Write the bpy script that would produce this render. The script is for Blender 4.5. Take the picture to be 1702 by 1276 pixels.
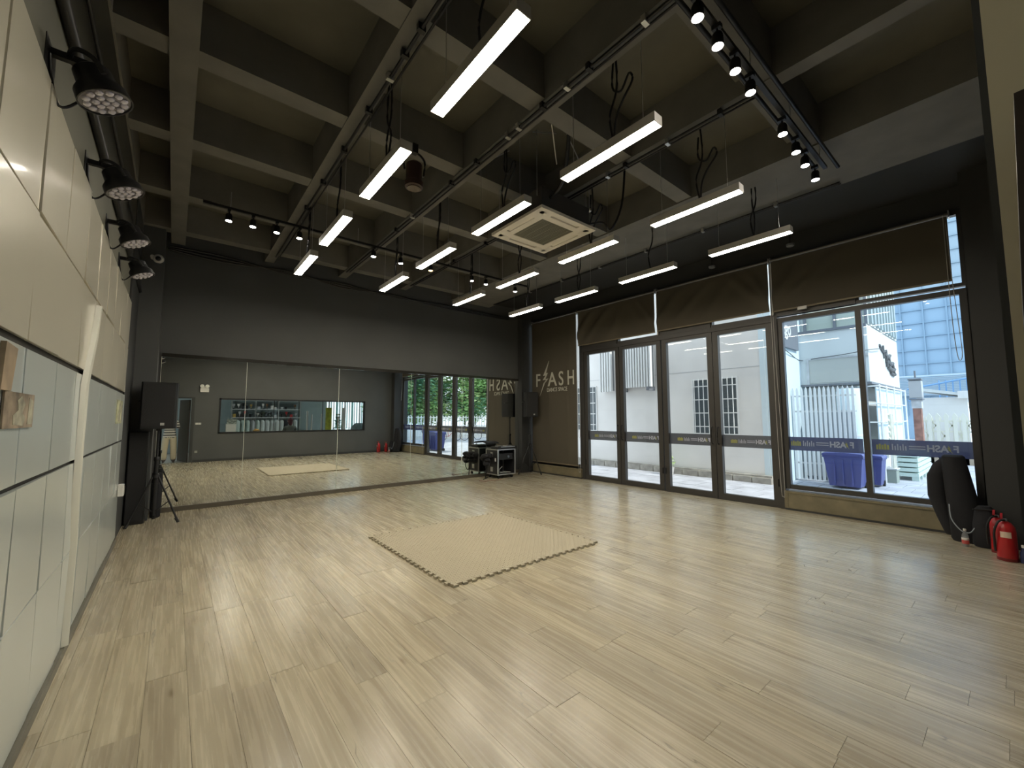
import bpy, bmesh, math, random
from mathutils import Vector, Matrix
random.seed(7)
SC = bpy.context.scene
COL = SC.collection
for o in list(bpy.data.objects): bpy.data.objects.remove(o)

# ------------------------------------------------------------------ camera, sky, sun, exposure
LENS = 685.68/1702*36
R_ = Vector((0.773793, -0.63343283, -0.00269138))
U_ = Vector((-0.04848188, -0.06346012, 0.99680606))
F_ = Vector((0.63158047, 0.77119107, 0.07981501))
cd = bpy.data.cameras.new('camera'); cam = bpy.data.objects.new('camera', cd); COL.objects.link(cam)
cd.lens = LENS; cd.sensor_width = 36; cd.sensor_fit = 'HORIZONTAL'; cd.clip_start = .02; cd.clip_end = 300
m = Matrix.Identity(4)
for i in range(3):
    m[i][0] = R_[i]; m[i][1] = U_[i]; m[i][2] = -F_[i]
m[2][3] = 1.5
cam.matrix_world = m
SC.camera = cam
w = bpy.data.worlds.new('sky'); SC.world = w; w.use_nodes = True
bg = w.node_tree.nodes['Background']; bg.inputs[0].default_value = (.80, .90, 1.0, 1); bg.inputs[1].default_value = 1.8
sd = bpy.data.lights.new('sun', 'SUN'); sd.energy = 3.6; sd.angle = .02; sd.color = (1, .95, .86)
sun = bpy.data.objects.new('sun', sd); COL.objects.link(sun)
sun.rotation_euler = Vector((0.03, -1, 1.15)).to_track_quat('Z', 'Y').to_euler(); sun.location = (12, -10, 20)
SC.view_settings.view_transform = 'Standard'; SC.view_settings.look = 'None'
SC.view_settings.exposure = 0.36; SC.view_settings.gamma = 1; SC.view_settings.use_curve_mapping = False
LAMP = 42.0; LAMPCOL = (1.0, .92, .76)

# ------------------------------------------------------------------ helpers
class MB:
    def __init__(s): s.v = []; s.f = []; s.mi = []; s.cur = 0
    def add(s, vs, fs):
        b = len(s.v); s.v += [Vector(p) for p in vs]
        for f in fs: s.f.append([b+i for i in f]); s.mi.append(s.cur)
        return s
    def box(s, x0, x1, y0, y1, z0, z1):
        if x0 > x1: x0, x1 = x1, x0
        if y0 > y1: y0, y1 = y1, y0
        if z0 > z1: z0, z1 = z1, z0
        return s.add([(x, y, z) for x in (x0, x1) for y in (y0, y1) for z in (z0, z1)],
              [(0,1,3,2),(4,6,7,5),(0,4,5,1),(2,3,7,6),(0,2,6,4),(1,5,7,3)])
    def obox(s, c, size, M=None):
        M = M or Matrix.Identity(3); c = Vector(c); a, b, d = [q/2 for q in size]
        return s.add([c+M@Vector((x, y, z)) for x in (-a, a) for y in (-b, b) for z in (-d, d)],
              [(0,1,3,2),(4,6,7,5),(0,4,5,1),(2,3,7,6),(0,2,6,4),(1,5,7,3)])
    def cbox(s, x0, x1, y0, y1, z0, z1, c=.02):
        # box with chamfered vertical edges and top
        pts = [(x0+c,y0),(x1-c,y0),(x1,y0+c),(x1,y1-c),(x1-c,y1),(x0+c,y1),(x0,y1-c),(x0,y0+c)]
        cx, cy = (x0+x1)/2, (y0+y1)/2
        ins = [(px+(c if px < cx else -c)*.7, py+(c if py < cy else -c)*.7) for px, py in pts]
        vs = [(p[0],p[1],z0+c*.7) for p in pts]+[(p[0],p[1],z1-c*.7) for p in pts]+[(p[0],p[1],z1) for p in ins]+[(p[0],p[1],z0) for p in ins]
        fs = [(i,(i+1)%8,8+(i+1)%8,8+i) for i in range(8)]+[(8+i,8+(i+1)%8,16+(i+1)%8,16+i) for i in range(8)]
        fs += [(24+i,24+(i+1)%8,(i+1)%8,i) for i in range(8)]+[tuple(range(16,24)), tuple(reversed(range(24,32)))]
        return s.add(vs, fs)
    def tube(s, p0, p1, r, n=10, r2=None, cap=True):
        p0, p1 = Vector(p0), Vector(p1); d = p1-p0
        if d.length < 1e-7: return s
        q = d.to_track_quat('Z', 'Y'); r2 = r if r2 is None else r2
        vs = []
        for k in range(n):
            a = 2*math.pi*k/n; e = Vector((math.cos(a), math.sin(a), 0))
            vs += [p0+q@(e*r), p1+q@(e*r2)]
        fs = [(2*k, 2*((k+1)%n), 2*((k+1)%n)+1, 2*k+1) for k in range(n)]
        if cap: fs += [tuple(2*k for k in reversed(range(n))), tuple(2*k+1 for k in range(n))]
        return s.add(vs, fs)
    def path(s, pts, r, n=6, smooth=4):
        P = [Vector(p) for p in pts]
        if smooth > 1 and len(P) > 2:
            Q = []
            for i in range(len(P)-1):
                a = P[max(i-1,0)]; b = P[i]; c = P[i+1]; d = P[min(i+2,len(P)-1)]
                for k in range(smooth):
                    t = k/smooth
                    Q.append(.5*((2*b)+(c-a)*t+(2*a-5*b+4*c-d)*t*t+(3*b-a-3*c+d)*t**3))
            Q.append(P[-1]); P = Q
        vs = []; N = len(P)
        for i, p in enumerate(P):
            d = (P[min(i+1,N-1)]-P[max(i-1,0)]); q = d.to_track_quat('Z', 'Y')
            for k in range(n):
                a = 2*math.pi*k/n; vs.append(p+q@Vector((r*math.cos(a), r*math.sin(a), 0)))
        fs = [(i*n+k, i*n+(k+1)%n, (i+1)*n+(k+1)%n, (i+1)*n+k) for i in range(N-1) for k in range(n)]
        fs += [tuple(reversed(range(n))), tuple((N-1)*n+k for k in range(n))]
        return s.add(vs, fs)
    def lathe(s, c, prof, n=20, axis=(0,0,1)):
        q = Vector(axis).to_track_quat('Z', 'Y'); c = Vector(c); vs = []
        for r, z in prof:
            for k in range(n):
                a = 2*math.pi*k/n; vs.append(c+q@Vector((r*math.cos(a), r*math.sin(a), z)))
        fs = [(i*n+k, i*n+(k+1)%n, (i+1)*n+(k+1)%n, (i+1)*n+k) for i in range(len(prof)-1) for k in range(n)]
        fs += [tuple(reversed(range(n))), tuple((len(prof)-1)*n+k for k in range(n))]
        return s.add(vs, fs)
    def prism(s, poly, o, e1, e2, t):
        # polygon in plane (o; e1, e2) extruded by vector t
        o, e1, e2, t = map(Vector, (o, e1, e2, t)); n = len(poly)
        vs = [o+e1*a+e2*b for a, b in poly]; vs += [p+t for p in vs]
        fs = [tuple(reversed(range(n))), tuple(range(n, 2*n))]+[(i, (i+1)%n, n+(i+1)%n, n+i) for i in range(n)]
        return s.add(vs, fs)
    def ball(s, c, r, n=10, sc=(1,1,1)):
        c = Vector(c); vs = []; m_ = n//2+1
        for i in range(1, m_):
            t = math.pi*i/m_
            for k in range(n):
                a = 2*math.pi*k/n
                vs.append(c+Vector((r*sc[0]*math.sin(t)*math.cos(a), r*sc[1]*math.sin(t)*math.sin(a), r*sc[2]*math.cos(t))))
        b = len(vs); vs += [c+Vector((0,0,r*sc[2])), c-Vector((0,0,r*sc[2]))]
        fs = [(i*n+k, (i+1)*n+k, (i+1)*n+(k+1)%n, i*n+(k+1)%n) for i in range(m_-2) for k in range(n)]
        fs += [(b, k, (k+1)%n) for k in range(n)]+[(b+1, (m_-2)*n+(k+1)%n, (m_-2)*n+k) for k in range(n)]
        return s.add(vs, fs)
ORG = {}
def obj(name, mb, mat, parent=None, smooth=False, local=False, label=None, kind=None):
    """one mesh object; its origin goes to the base centre of its shape"""
    me = bpy.data.meshes.new(name)
    if mb.v:
        xs = [p.x for p in mb.v]; ys = [p.y for p in mb.v]; zs = [p.z for p in mb.v]
        c = Vector(((min(xs)+max(xs))/2, (min(ys)+max(ys))/2, min(zs)))
    else: c = Vector((0,0,0))
    me.from_pydata([p-c for p in mb.v], [], mb.f)
    for mm in (mat if isinstance(mat, (list, tuple)) else [mat]): me.materials.append(mm)
    if isinstance(mat, (list, tuple)): me.polygons.foreach_set('material_index', mb.mi)
    bm = bmesh.new(); bm.from_mesh(me); bmesh.ops.recalc_face_normals(bm, faces=bm.faces); bm.to_mesh(me); bm.free()
    if smooth:
        me.polygons.foreach_set('use_smooth', [True]*len(me.polygons))
        if hasattr(me, 'set_sharp_from_angle'): me.set_sharp_from_angle(angle=math.radians(38))
    o = bpy.data.objects.new(name, me); COL.objects.link(o)
    if parent is None: o.location = c; ORG[o.name] = c.copy()
    else:
        o.parent = parent
        po = Vector((0,0,0)) if local == 'root' else ORG[parent.name]
        o.location = c-po; ORG[o.name] = c.copy()
    if label: o['label'] = label
    if kind: o['kind'] = kind
    return o
def tag(o, label, cat, group=None):
    o['label'] = label; o['category'] = cat
    if group: o['group'] = group
    return o
def thing(name, label, cat, loc=(0,0,0), group=None):
    o = bpy.data.objects.new(name, None); COL.objects.link(o); o.location = loc; o.empty_display_size = .1
    ORG[o.name] = Vector(loc); return tag(o, label, cat, group)
def struct(name, mb=None, mat=None, loc=(0,0,0)):
    if mb is None:
        o = bpy.data.objects.new(name, None); COL.objects.link(o); o.location = loc; ORG[o.name] = Vector(loc)
    else: o = obj(name, mb, mat)
    o['kind'] = 'structure'; return o
def dup(root, loc, label=None, group=None, rotz=None):
    def cp(o, par):
        c = o.copy(); COL.objects.link(c); c.parent = par
        for ch in o.children: cp(ch, c)
        return c
    r = cp(root, None); r.location = loc; ORG[r.name] = Vector(loc)
    if rotz is not None: r.rotation_euler = (0,0,rotz)
    if label: r['label'] = label
    if group: r['group'] = group
    return r
def text(name, s, size, mat, parent, o, e1, e2, depth=.004, sx=1., bold=.0, center=False):
    cu = bpy.data.curves.new(name, 'FONT'); cu.body = s; cu.size = size; cu.extrude = depth/2; cu.offset = bold
    if center: cu.align_x = 'CENTER'
    t = bpy.data.objects.new(name, cu); COL.objects.link(t)
    me = bpy.data.meshes.new_from_object(t.evaluated_get(bpy.context.evaluated_depsgraph_get()))
    bpy.data.objects.remove(t)
    e1, e2, o = Vector(e1), Vector(e2), Vector(o); e3 = e1.cross(e2)
    mb = MB(); mb.add([o+e1*v.co.x*sx+e2*v.co.y+e3*v.co.z for v in me.vertices], [tuple(p.vertices) for p in me.polygons])
    return obj(name, mb, mat, parent)

# ------------------------------------------------------------------ materials
MATS = {}
def mat(name, col=(.5,.5,.5), rough=.5, metal=0, coat=0, emit=None, estr=0, noise=None, bump=0, bscale=60, spec=.5):
    if name in MATS: return MATS[name]
    m = bpy.data.materials.new(name); m.use_nodes = True; nt = m.node_tree; b = nt.nodes['Principled BSDF']
    b.inputs['Base Color'].default_value = (*col, 1); b.inputs['Roughness'].default_value = rough
    b.inputs['Metallic'].default_value = metal; b.inputs['Coat Weight'].default_value = coat
    b.inputs['Specular IOR Level'].default_value = spec
    if emit: b.inputs['Emission Color'].default_value = (*emit, 1); b.inputs['Emission Strength'].default_value = estr
    if noise or bump:
        tc = nt.nodes.new('ShaderNodeTexCoord'); n = nt.nodes.new('ShaderNodeTexNoise')
        n.inputs['Scale'].default_value = noise[0] if noise else bscale; n.inputs['Detail'].default_value = 4
        nt.links.new(tc.outputs['Object'], n.inputs['Vector'])
        if noise:
            r = nt.nodes.new('ShaderNodeValToRGB'); k = noise[1]
            r.color_ramp.elements[0].position = .3; r.color_ramp.elements[1].position = .7
            r.color_ramp.elements[0].color = (*[c*(1-k) for c in col], 1); r.color_ramp.elements[1].color = (*[min(1,c*(1+k)) for c in col], 1)
            nt.links.new(n.outputs['Fac'], r.inputs['Fac']); nt.links.new(r.outputs['Color'], b.inputs['Base Color'])
        if bump:
            bp = nt.nodes.new('ShaderNodeBump'); bp.inputs['Strength'].default_value = bump; bp.inputs['Distance'].default_value = .01
            nt.links.new(n.outputs['Fac'], bp.inputs['Height']); nt.links.new(bp.outputs['Normal'], b.inputs['Normal'])
    MATS[name] = m; return m
def floor_mat():
    m = bpy.data.materials.new('oak_laminate'); m.use_nodes = True; nt = m.node_tree; L = nt.links; N = nt.nodes.new
    b = nt.nodes['Principled BSDF']
    g = N('ShaderNodeNewGeometry'); at = N('ShaderNodeAttribute'); at.attribute_name = 'tone'
    # every plank has its own tone and its own shift of the grain
    cx = N('ShaderNodeCombineXYZ'); mu = N('ShaderNodeMath'); mu.operation = 'MULTIPLY'; mu.inputs[1].default_value = 37.
    L.new(at.outputs['Fac'], mu.inputs[0]); L.new(mu.outputs[0], cx.inputs[0]); L.new(mu.outputs[0], cx.inputs[1])
    add = N('ShaderNodeVectorMath'); add.operation = 'ADD'; L.new(g.outputs['Position'], add.inputs[0]); L.new(cx.outputs[0], add.inputs[1])
    mp = N('ShaderNodeMapping'); mp.inputs['Scale'].default_value = (6.5, .42, 1); L.new(add.outputs[0], mp.inputs['Vector'])
    n1 = N('ShaderNodeTexNoise'); n1.inputs['Scale'].default_value = 1.5; n1.inputs['Detail'].default_value = 7; n1.inputs['Distortion'].default_value = .9; L.new(mp.outputs[0], n1.inputs['Vector'])
    mp2 = N('ShaderNodeMapping'); mp2.inputs['Scale'].default_value = (38, 1.0, 1); L.new(add.outputs[0], mp2.inputs['Vector'])
    n2 = N('ShaderNodeTexNoise'); n2.inputs['Scale'].default_value = 1.6; n2.inputs['Detail'].default_value = 5; L.new(mp2.outputs[0], n2.inputs['Vector'])
    mp3 = N('ShaderNodeMapping'); mp3.inputs['Scale'].default_value = (5.0, 1.4, 1); L.new(add.outputs[0], mp3.inputs['Vector'])
    vo = N('ShaderNodeTexVoronoi'); vo.inputs['Scale'].default_value = 1.1; L.new(mp3.outputs[0], vo.inputs['Vector'])
    r = N('ShaderNodeValToRGB'); e = r.color_ramp.elements
    e[0].position = .25; e[0].color = (.345,.292,.205,1); e[1].position = .50; e[1].color = (.44,.385,.275,1)
    x = e.new(.66); x.color = (.52,.465,.345,1); L.new(n1.outputs['Fac'], r.inputs['Fac'])
    mx = N('ShaderNodeMix'); mx.data_type = 'RGBA'; mx.blend_type = 'MULTIPLY'; mx.inputs[0].default_value = .75
    r2 = N('ShaderNodeValToRGB'); r2.color_ramp.elements[0].position = .33; r2.color_ramp.elements[0].color = (.88,.86,.83,1); r2.color_ramp.elements[1].position = .58; r2.color_ramp.elements[1].color = (1.08,1.08,1.07,1)
    L.new(n2.outputs['Fac'], r2.inputs['Fac']); L.new(r.outputs[0], mx.inputs[6]); L.new(r2.outputs[0], mx.inputs[7])
    kn = N('ShaderNodeValToRGB'); kn.color_ramp.elements[0].position = .02; kn.color_ramp.elements[0].color = (.32,.25,.17,1); kn.color_ramp.elements[1].position = .10; kn.color_ramp.elements[1].color = (1,1,1,1)
    L.new(vo.outputs['Distance'], kn.inputs['Fac'])
    mk = N('ShaderNodeMix'); mk.data_type = 'RGBA'; mk.blend_type = 'MULTIPLY'; mk.inputs[0].default_value = .7
    L.new(mx.outputs[2], mk.inputs[6]); L.new(kn.outputs[0], mk.inputs[7])
    # fine wandering cracks along the grain, only here and there
    mp4 = N('ShaderNodeMapping'); mp4.inputs['Scale'].default_value = (7.0, .8, 1); L.new(add.outputs[0], mp4.inputs['Vector'])
    n4 = N('ShaderNodeTexNoise'); n4.inputs['Scale'].default_value = 1.3; n4.inputs['Detail'].default_value = 3; n4.inputs['Distortion'].default_value = .4; L.new(mp4.outputs[0], n4.inputs['Vector'])
    ck = N('ShaderNodeValToRGB'); c_ = ck.color_ramp.elements; c_[0].position = .492; c_[0].color = (1,1,1,1); c_[1].position = .508; c_[1].color = (1,1,1,1); c3 = c_.new(.5); c3.color = (0,0,0,1); L.new(n4.outputs['Fac'], ck.inputs['Fac'])
    n5 = N('ShaderNodeTexNoise'); n5.inputs['Scale'].default_value = 2.1; L.new(add.outputs[0], n5.inputs['Vector'])
    k5 = N('ShaderNodeMapRange'); k5.inputs[1].default_value = .54; k5.inputs[2].default_value = .66; k5.inputs[4].default_value = .55; L.new(n5.outputs['Fac'], k5.inputs[0])
    mc = N('ShaderNodeMix'); mc.data_type = 'RGBA'; mc.blend_type = 'MULTIPLY'; L.new(k5.outputs[0], mc.inputs[0]); L.new(mk.outputs[2], mc.inputs[6]); L.new(ck.outputs[0], mc.inputs[7])
    t = N('ShaderNodeValToRGB'); t.color_ramp.elements[0].color = (.90,.895,.90,1); t.color_ramp.elements[1].color = (1.07,1.065,1.04,1); L.new(at.outputs['Fac'], t.inputs['Fac'])
    mt = N('ShaderNodeMix'); mt.data_type = 'RGBA'; mt.blend_type = 'MULTIPLY'; mt.inputs[0].default_value = 1
    L.new(mc.outputs[2], mt.inputs[6]); L.new(t.outputs[0], mt.inputs[7]); L.new(mt.outputs[2], b.inputs['Base Color'])
    b.inputs['Roughness'].default_value = .33; b.inputs['Coat Weight'].default_value = .30; b.inputs['Coat Roughness'].default_value = .20
    rr = N('ShaderNodeMapRange'); rr.inputs[3].default_value = .20; rr.inputs[4].default_value = .34; L.new(n2.outputs['Fac'], rr.inputs[0]); L.new(rr.outputs[0], b.inputs['Roughness'])
    bp = N('ShaderNodeBump'); bp.inputs['Strength'].default_value = .05; bp.inputs['Distance'].default_value = .002; L.new(n2.outputs['Fac'], bp.inputs['Height']); L.new(bp.outputs[0], b.inputs['Normal'])
    return m
def glass_mat(name, tint=(1,1,1), refl=1.0):
    m = bpy.data.materials.new(name); m.use_nodes = True; nt = m.node_tree; nt.nodes.clear(); N = nt.nodes.new; L = nt.links
    out = N('ShaderNodeOutputMaterial'); mx = N('ShaderNodeMixShader'); tr = N('ShaderNodeBsdfTransparent'); gl = N('ShaderNodeBsdfGlossy')
    fr = N('ShaderNodeFresnel'); ge = N('ShaderNodeNewGeometry'); mi = N('ShaderNodeMapRange'); mi.inputs[3].default_value = 1.42; mi.inputs[4].default_value = 1/1.42
    L.new(ge.outputs['Backfacing'], mi.inputs[0]); L.new(mi.outputs[0], fr.inputs[0])
    gl.inputs['Roughness'].default_value = .01; tr.inputs[0].default_value = (*tint, 1)
    gl.inputs[0].default_value = (refl,refl,refl,1)
    L.new(fr.outputs[0], mx.inputs[0]); L.new(tr.outputs[0], mx.inputs[1]); L.new(gl.outputs[0], mx.inputs[2]); L.new(mx.outputs[0], out.inputs[0]); return m
def film_mat(name, col, alpha):
    m = bpy.data.materials.new(name); m.use_nodes = True; nt = m.node_tree; nt.nodes.clear(); N = nt.nodes.new; L = nt.links
    out = N('ShaderNodeOutputMaterial'); mx = N('ShaderNodeMixShader'); tr = N('ShaderNodeBsdfTransparent'); d = N('ShaderNodeBsdfPrincipled'); tl = N('ShaderNodeBsdfTranslucent'); m2 = N('ShaderNodeMixShader')
    d.inputs['Base Color'].default_value = (*col,1); d.inputs['Roughness'].default_value = .5; tl.inputs[0].default_value = (*col,1); m2.inputs[0].default_value = .5
    L.new(d.outputs[0], m2.inputs[1]); L.new(tl.outputs[0], m2.inputs[2])
    mx.inputs[0].default_value = alpha; L.new(tr.outputs[0], mx.inputs[1]); L.new(m2.outputs[0], mx.inputs[2]); L.new(mx.outputs[0], out.inputs[0]); return m
def wavy(name, base, c2, scale, rough=.85, axis='Y', bump=0):
    return mat(name, base, rough, noise=(scale, .25), bump=bump)
WALL = mat('charcoal_paint', (.082,.084,.083), .62, noise=(1.2,.08))
CEIL = mat('black_ceiling_paint', (.135,.128,.100), .8, noise=(2,.12))
BEAM = mat('dark_beam_paint', (.175,.168,.150), .75, noise=(3,.12))
COLM = mat('black_column_paint', (.040,.041,.041), .6)
FRAME = mat('dark_bronze_aluminium', (.060,.056,.052), .42, metal=.3)
BLACK = mat('black_plastic', (.012,.012,.013), .45)
BLACKM = mat('black_metal', (.025,.025,.026), .4, metal=.4)
GRILLE = mat('black_speaker_grille', (.014,.014,.015), .6, bump=.5, bscale=220)
WHITE = mat('white_plastic', (.72,.70,.66), .4)
ACW = mat('warm_white_plastic', (.86,.80,.70), .45)
SILL = mat('olive_laminate_board', (.20,.17,.105), .5, noise=(5,.2))
BASE = mat('dark_skirting', (.10,.085,.062), .5)
CREAM = mat('cream_wall_paint', (.62,.55,.40), .7, noise=(2,.05))
PANEL = None
STEEL = mat('brushed_aluminium', (.62,.62,.60), .32, metal=.9)
CHROME = mat('chrome', (.8,.8,.8), .12, metal=1)
MIRROR = mat('mirror_silver', (.90,.93,.90), .004, metal=1)
EDGE = mat('polished_mirror_edge', (.75,.78,.68), .25)
GLASS = glass_mat('window_glass', (.95,.97,.97), .6)
GLASSB = glass_mat('bluish_window_glass', (.86,.94,1.0), .6)
FILM = film_mat('grey_blue_glass_film', (.17,.165,.18), .84)
FILMB = film_mat('violet_glass_film', (.15,.145,.25), .84)
FILMT = mat('pale_film_lettering', (.52,.51,.60), .8)
FILMY = mat('yellow_film_lettering', (.40,.37,.10), .5)
BLIND = mat('brown_blind_fabric', (.088,.075,.054), .85, bump=.15, bscale=250)
LETTER = mat('silver_grey_lettering', (.52,.50,.42), .5)
FOAM = mat('tan_foam', (.385,.34,.245), .75)
FOAMD = mat('tan_foam_rib', (.44,.385,.28), .75)
RED = mat('red_enamel', (.45,.012,.015), .28, coat=.3)
RUBBER = mat('black_rubber', (.015,.015,.015), .7)
CLOTHB = mat('black_cloth', (.013,.013,.016), .9, bump=.4, bscale=25)
LEDM = mat('led_diffuser', (1,1,1), .5, emit=LAMPCOL, estr=LAMP)
SPOTM = mat('spot_lens', (1,1,1), .5, emit=(1,.93,.82), estr=60)
SPOTW = mat('warm_spot_lens', (1,.8,.5), .5, emit=(1,.62,.25), estr=14)
LAMPB = mat('lamp_housing', (.55,.52,.46), .4, metal=.3)
def panel_mat(nm, pc_):
    m = bpy.data.materials.new(nm); m.use_nodes = True; nt = m.node_tree; N = nt.nodes.new; L = nt.links
    b = nt.nodes['Principled BSDF']; b.inputs['Base Color'].default_value = (*pc_,1); b.inputs['Roughness'].default_value = .30; b.inputs['Metallic'].default_value = .2
    b.inputs['Coat Weight'].default_value = .5; b.inputs['Coat Roughness'].default_value = .10
    g = N('ShaderNodeNewGeometry'); n = N('ShaderNodeTexNoise'); n.inputs['Scale'].default_value = .9; n.inputs['Detail'].default_value = 1; L.new(g.outputs['Position'], n.inputs['Vector'])
    bp = N('ShaderNodeBump'); bp.inputs['Strength'].default_value = .35; bp.inputs['Distance'].default_value = .06; L.new(n.outputs['Fac'], bp.inputs['Height']); L.new(bp.outputs[0], b.inputs['Normal']); L.new(bp.outputs[0], b.inputs['Coat Normal'])
    return m
PANEL = panel_mat('glossy_cream_panel', (.66,.62,.50)); PANELB = panel_mat('glossy_pale_aqua_panel', (.60,.645,.62)); FLOORM = floor_mat()
# exterior
XWALL = mat('white_render', (.78,.755,.72), .85, noise=(1.3,.06))
XWALL2 = mat('pale_grey_render', (.66,.68,.66), .85, noise=(1.0,.05))
XBLUE = mat('pale_blue_white_render', (.66,.76,.80), .8)
PLINTH = mat('weathered_stone', (.36,.34,.30), .9, noise=(4,.35), bump=.5, bscale=9)
PAVE = mat('grey_pavement', (.40,.41,.45), .85, noise=(2.2,.2))
KERB = mat('pale_kerb', (.55,.55,.55), .85, noise=(6,.15))
BARS = mat('white_metal_bars', (.78,.78,.76), .45)
DGLASS = mat('dark_window_glass', (.10,.12,.13), .12)
BINB = mat('blue_bin_plastic', (.055,.068,.24), .45)
CGLASS = mat('blue_facade_glass', (.30,.42,.52), .25)
CLINE = mat('facade_mullion', (.25,.36,.45), .5)
GREYM = mat('grey_sign', (.17,.18,.20), .6)
LATT = mat('cream_fence_paint', (.80,.78,.66), .6)
BRICKR = mat('red_brown_brick', (.32,.16,.12), .85, noise=(6,.3))
LEAF1 = mat('leaf_green', (.26,.46,.15), .6); LEAF2 = mat('leaf_pale_green', (.48,.62,.28), .6); LEAF3 = mat('leaf_dark_green', (.12,.28,.15), .6)
BARK = mat('bark', (.12,.09,.06), .9, noise=(9,.3))

LX, RX, BY, TOP = -.477, 7.81, 8.712, 4.85
FY = -.02
# ------------------------------------------------------------------ floor: laminate planks, laid along the room
fl = struct('floor', MB().box(-.62, 8.0, -.22, 8.95, -.12, -.012), mat('floor_screed', (.10,.085,.06), .9))
def plank_obj(mb, tones, kind=None):
    o = obj('plank', mb, FLOORM, fl, kind=kind)
    a = o.data.attributes.new('tone', 'FLOAT', 'FACE'); a.data.foreach_set('value', tones)
    return o
PW, PL = .184, 1.22
planks = []
x = -.60; row = 0
while x < 7.97:
    y = -.2-random.random()*PL
    while y < 8.9:
        y0, y1 = max(y, -.2), min(y+PL, 8.93)
        if y1-y0 > .04: planks.append((x, min(x+PW, 7.97), y0, y1, random.random()))
        y += PL
    x += PW; row += 1
def vis_size(p):
    c = Vector(((p[0]+p[1])/2, (p[2]+p[3])/2, -1.5)); d = c.dot(F_)
    if d < .3: return 0
    px, py = 851+685*c.dot(R_)/d, 638-685*c.dot(U_)/d
    return (1/d) if -150 < px < 1850 and py < 1500 else .01/max(d,1)
planks.sort(key=vis_size, reverse=True)
rest = MB(); rt = []
for i, (x0, x1, y0, y1, t) in enumerate(planks):
    dz = random.uniform(-.0006, .0006)
    if i < 290: plank_obj(MB().box(x0+.0007, x1-.0007, y0+.0007, y1-.0007, -.012, dz), [t]*6)
    else: rest.box(x0+.0007, x1-.0007, y0+.0007, y1-.0007, -.012, dz); rt += [t]*6
plank_obj(rest, rt, 'stuff')

# ------------------------------------------------------------------ walls
wb = struct('wall_back', MB().box(-.65, 8.0, BY+.012, BY+.2, -.1, TOP), WALL)
wl = struct('wall_left', MB().box(-.65, -.503, -.22, BY+.2, -.1, TOP), mat('olive_grey_paint', (.13,.125,.095), .7, noise=(1.5,.1)))
wf = struct('wall_front', MB().box(-.65, -.45, -.2, FY, -.1, TOP).box(-.45, .47, -.2, FY, 2.12, TOP).box(.47, 1.21, -.2, FY, -.1, TOP)
   .box(1.21, 6.25, -.2, FY, -.1, .93).box(1.21, 6.25, -.2, FY, 2.15, TOP).box(6.25, 8.0, -.2, FY, -.1, TOP), WALL)
wr = struct('wall_right', MB().box(RX, RX+.2, -.2, BY+.2, 4.17, TOP).box(RX, RX+.2, -.2, .318, -.1, 4.17).box(RX, RX+.2, 8.56, BY+.2, -.1, 4.17)
   .box(RX+.03, RX+.17, .30, 2.50, -.1, .30).box(RX+.03, RX+.17, 6.72, 8.56, -.1, .27), COLM)
# corner columns
obj('column', MB().box(7.40, RX, FY, .285, -.0, TOP), mat('column_grey_paint', (.036,.036,.035), .6), wf)
obj('column', MB().box(7.36, RX, 8.56, BY+.012, -.0, TOP), COLM, wb)
obj('column', MB().box(-.503, -.225, 8.2, BY+.012, 0, TOP), WALL, wb)
# dark cloth-clad end of the left wall
obj('end_panel', MB().box(-.503, -.485, 7.02, 8.2, 0, TOP), COLM, wl)
struct('baseboard_back', MB().box(-.225, 7.36, BY-.028, BY+.012, 0, .075), BASE)
struct('baseboard_left', MB().box(-.503, -.462, -.02, 7.02, 0, .055), mat('grey_skirting', (.16,.15,.12), .5))
struct('baseboard_front', MB().box(.56, 7.40, FY, FY+.015, 0, .08), COLM)

# left wall: glossy square panels with dark joints
obj('joint_backing', MB().box(-.503, -.4985, -.02, 7.02, .055, 2.96), mat('dark_joint', (.03,.028,.024), .8), wl)
ys = [2.0+.565*k for k in range(-4, 9)]+[7.02]
ys[0] = -.02
zs = [.06, .6435, 1.224, 1.8045, 2.37, 2.955]
hg = {1:.004, 2:.011, 3:.017, 4:.006}
for r in range(5):
    for k in range(len(ys)-1):
        if ys[k+1]-ys[k] < .06: continue
        a, b = ys[k]+.007, ys[k+1]-.007
        z0 = zs[r]+hg.get(r, 0); z1 = zs[r+1]-hg.get(r+1, 0)
        tx, ty = random.uniform(-.0035,.0035), random.uniform(-.0035,.0035)
        xf = -.478; c = .0015
        q = [(a,z0),(b,z0),(b,z1),(a,z1)]
        mb = MB(); vs = []
        for (yy, zz) in q: vs.append((-.492, yy, zz))
        for (yy, zz) in q: vs.append((xf-.003, yy, zz))
        for (yy, zz) in q:
            yi = yy+(c if yy == a else -c); zi = zz+(c if zz == z0 else -c)
            vs.append((xf+tx*(yi-(a+b)/2)/.28+ty*(zi-(z0+z1)/2)/.28, yi, zi))
        fs = [(3,2,1,0)]+[(i,(i+1)%4,4+(i+1)%4,4+i) for i in range(4)]+[(4+i,4+(i+1)%4,8+(i+1)%4,8+i) for i in range(4)]+[(8,9,10,11)]
        mb.add(vs, fs); obj('panel', mb, PANEL if r > 2 else PANELB, wl)
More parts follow.
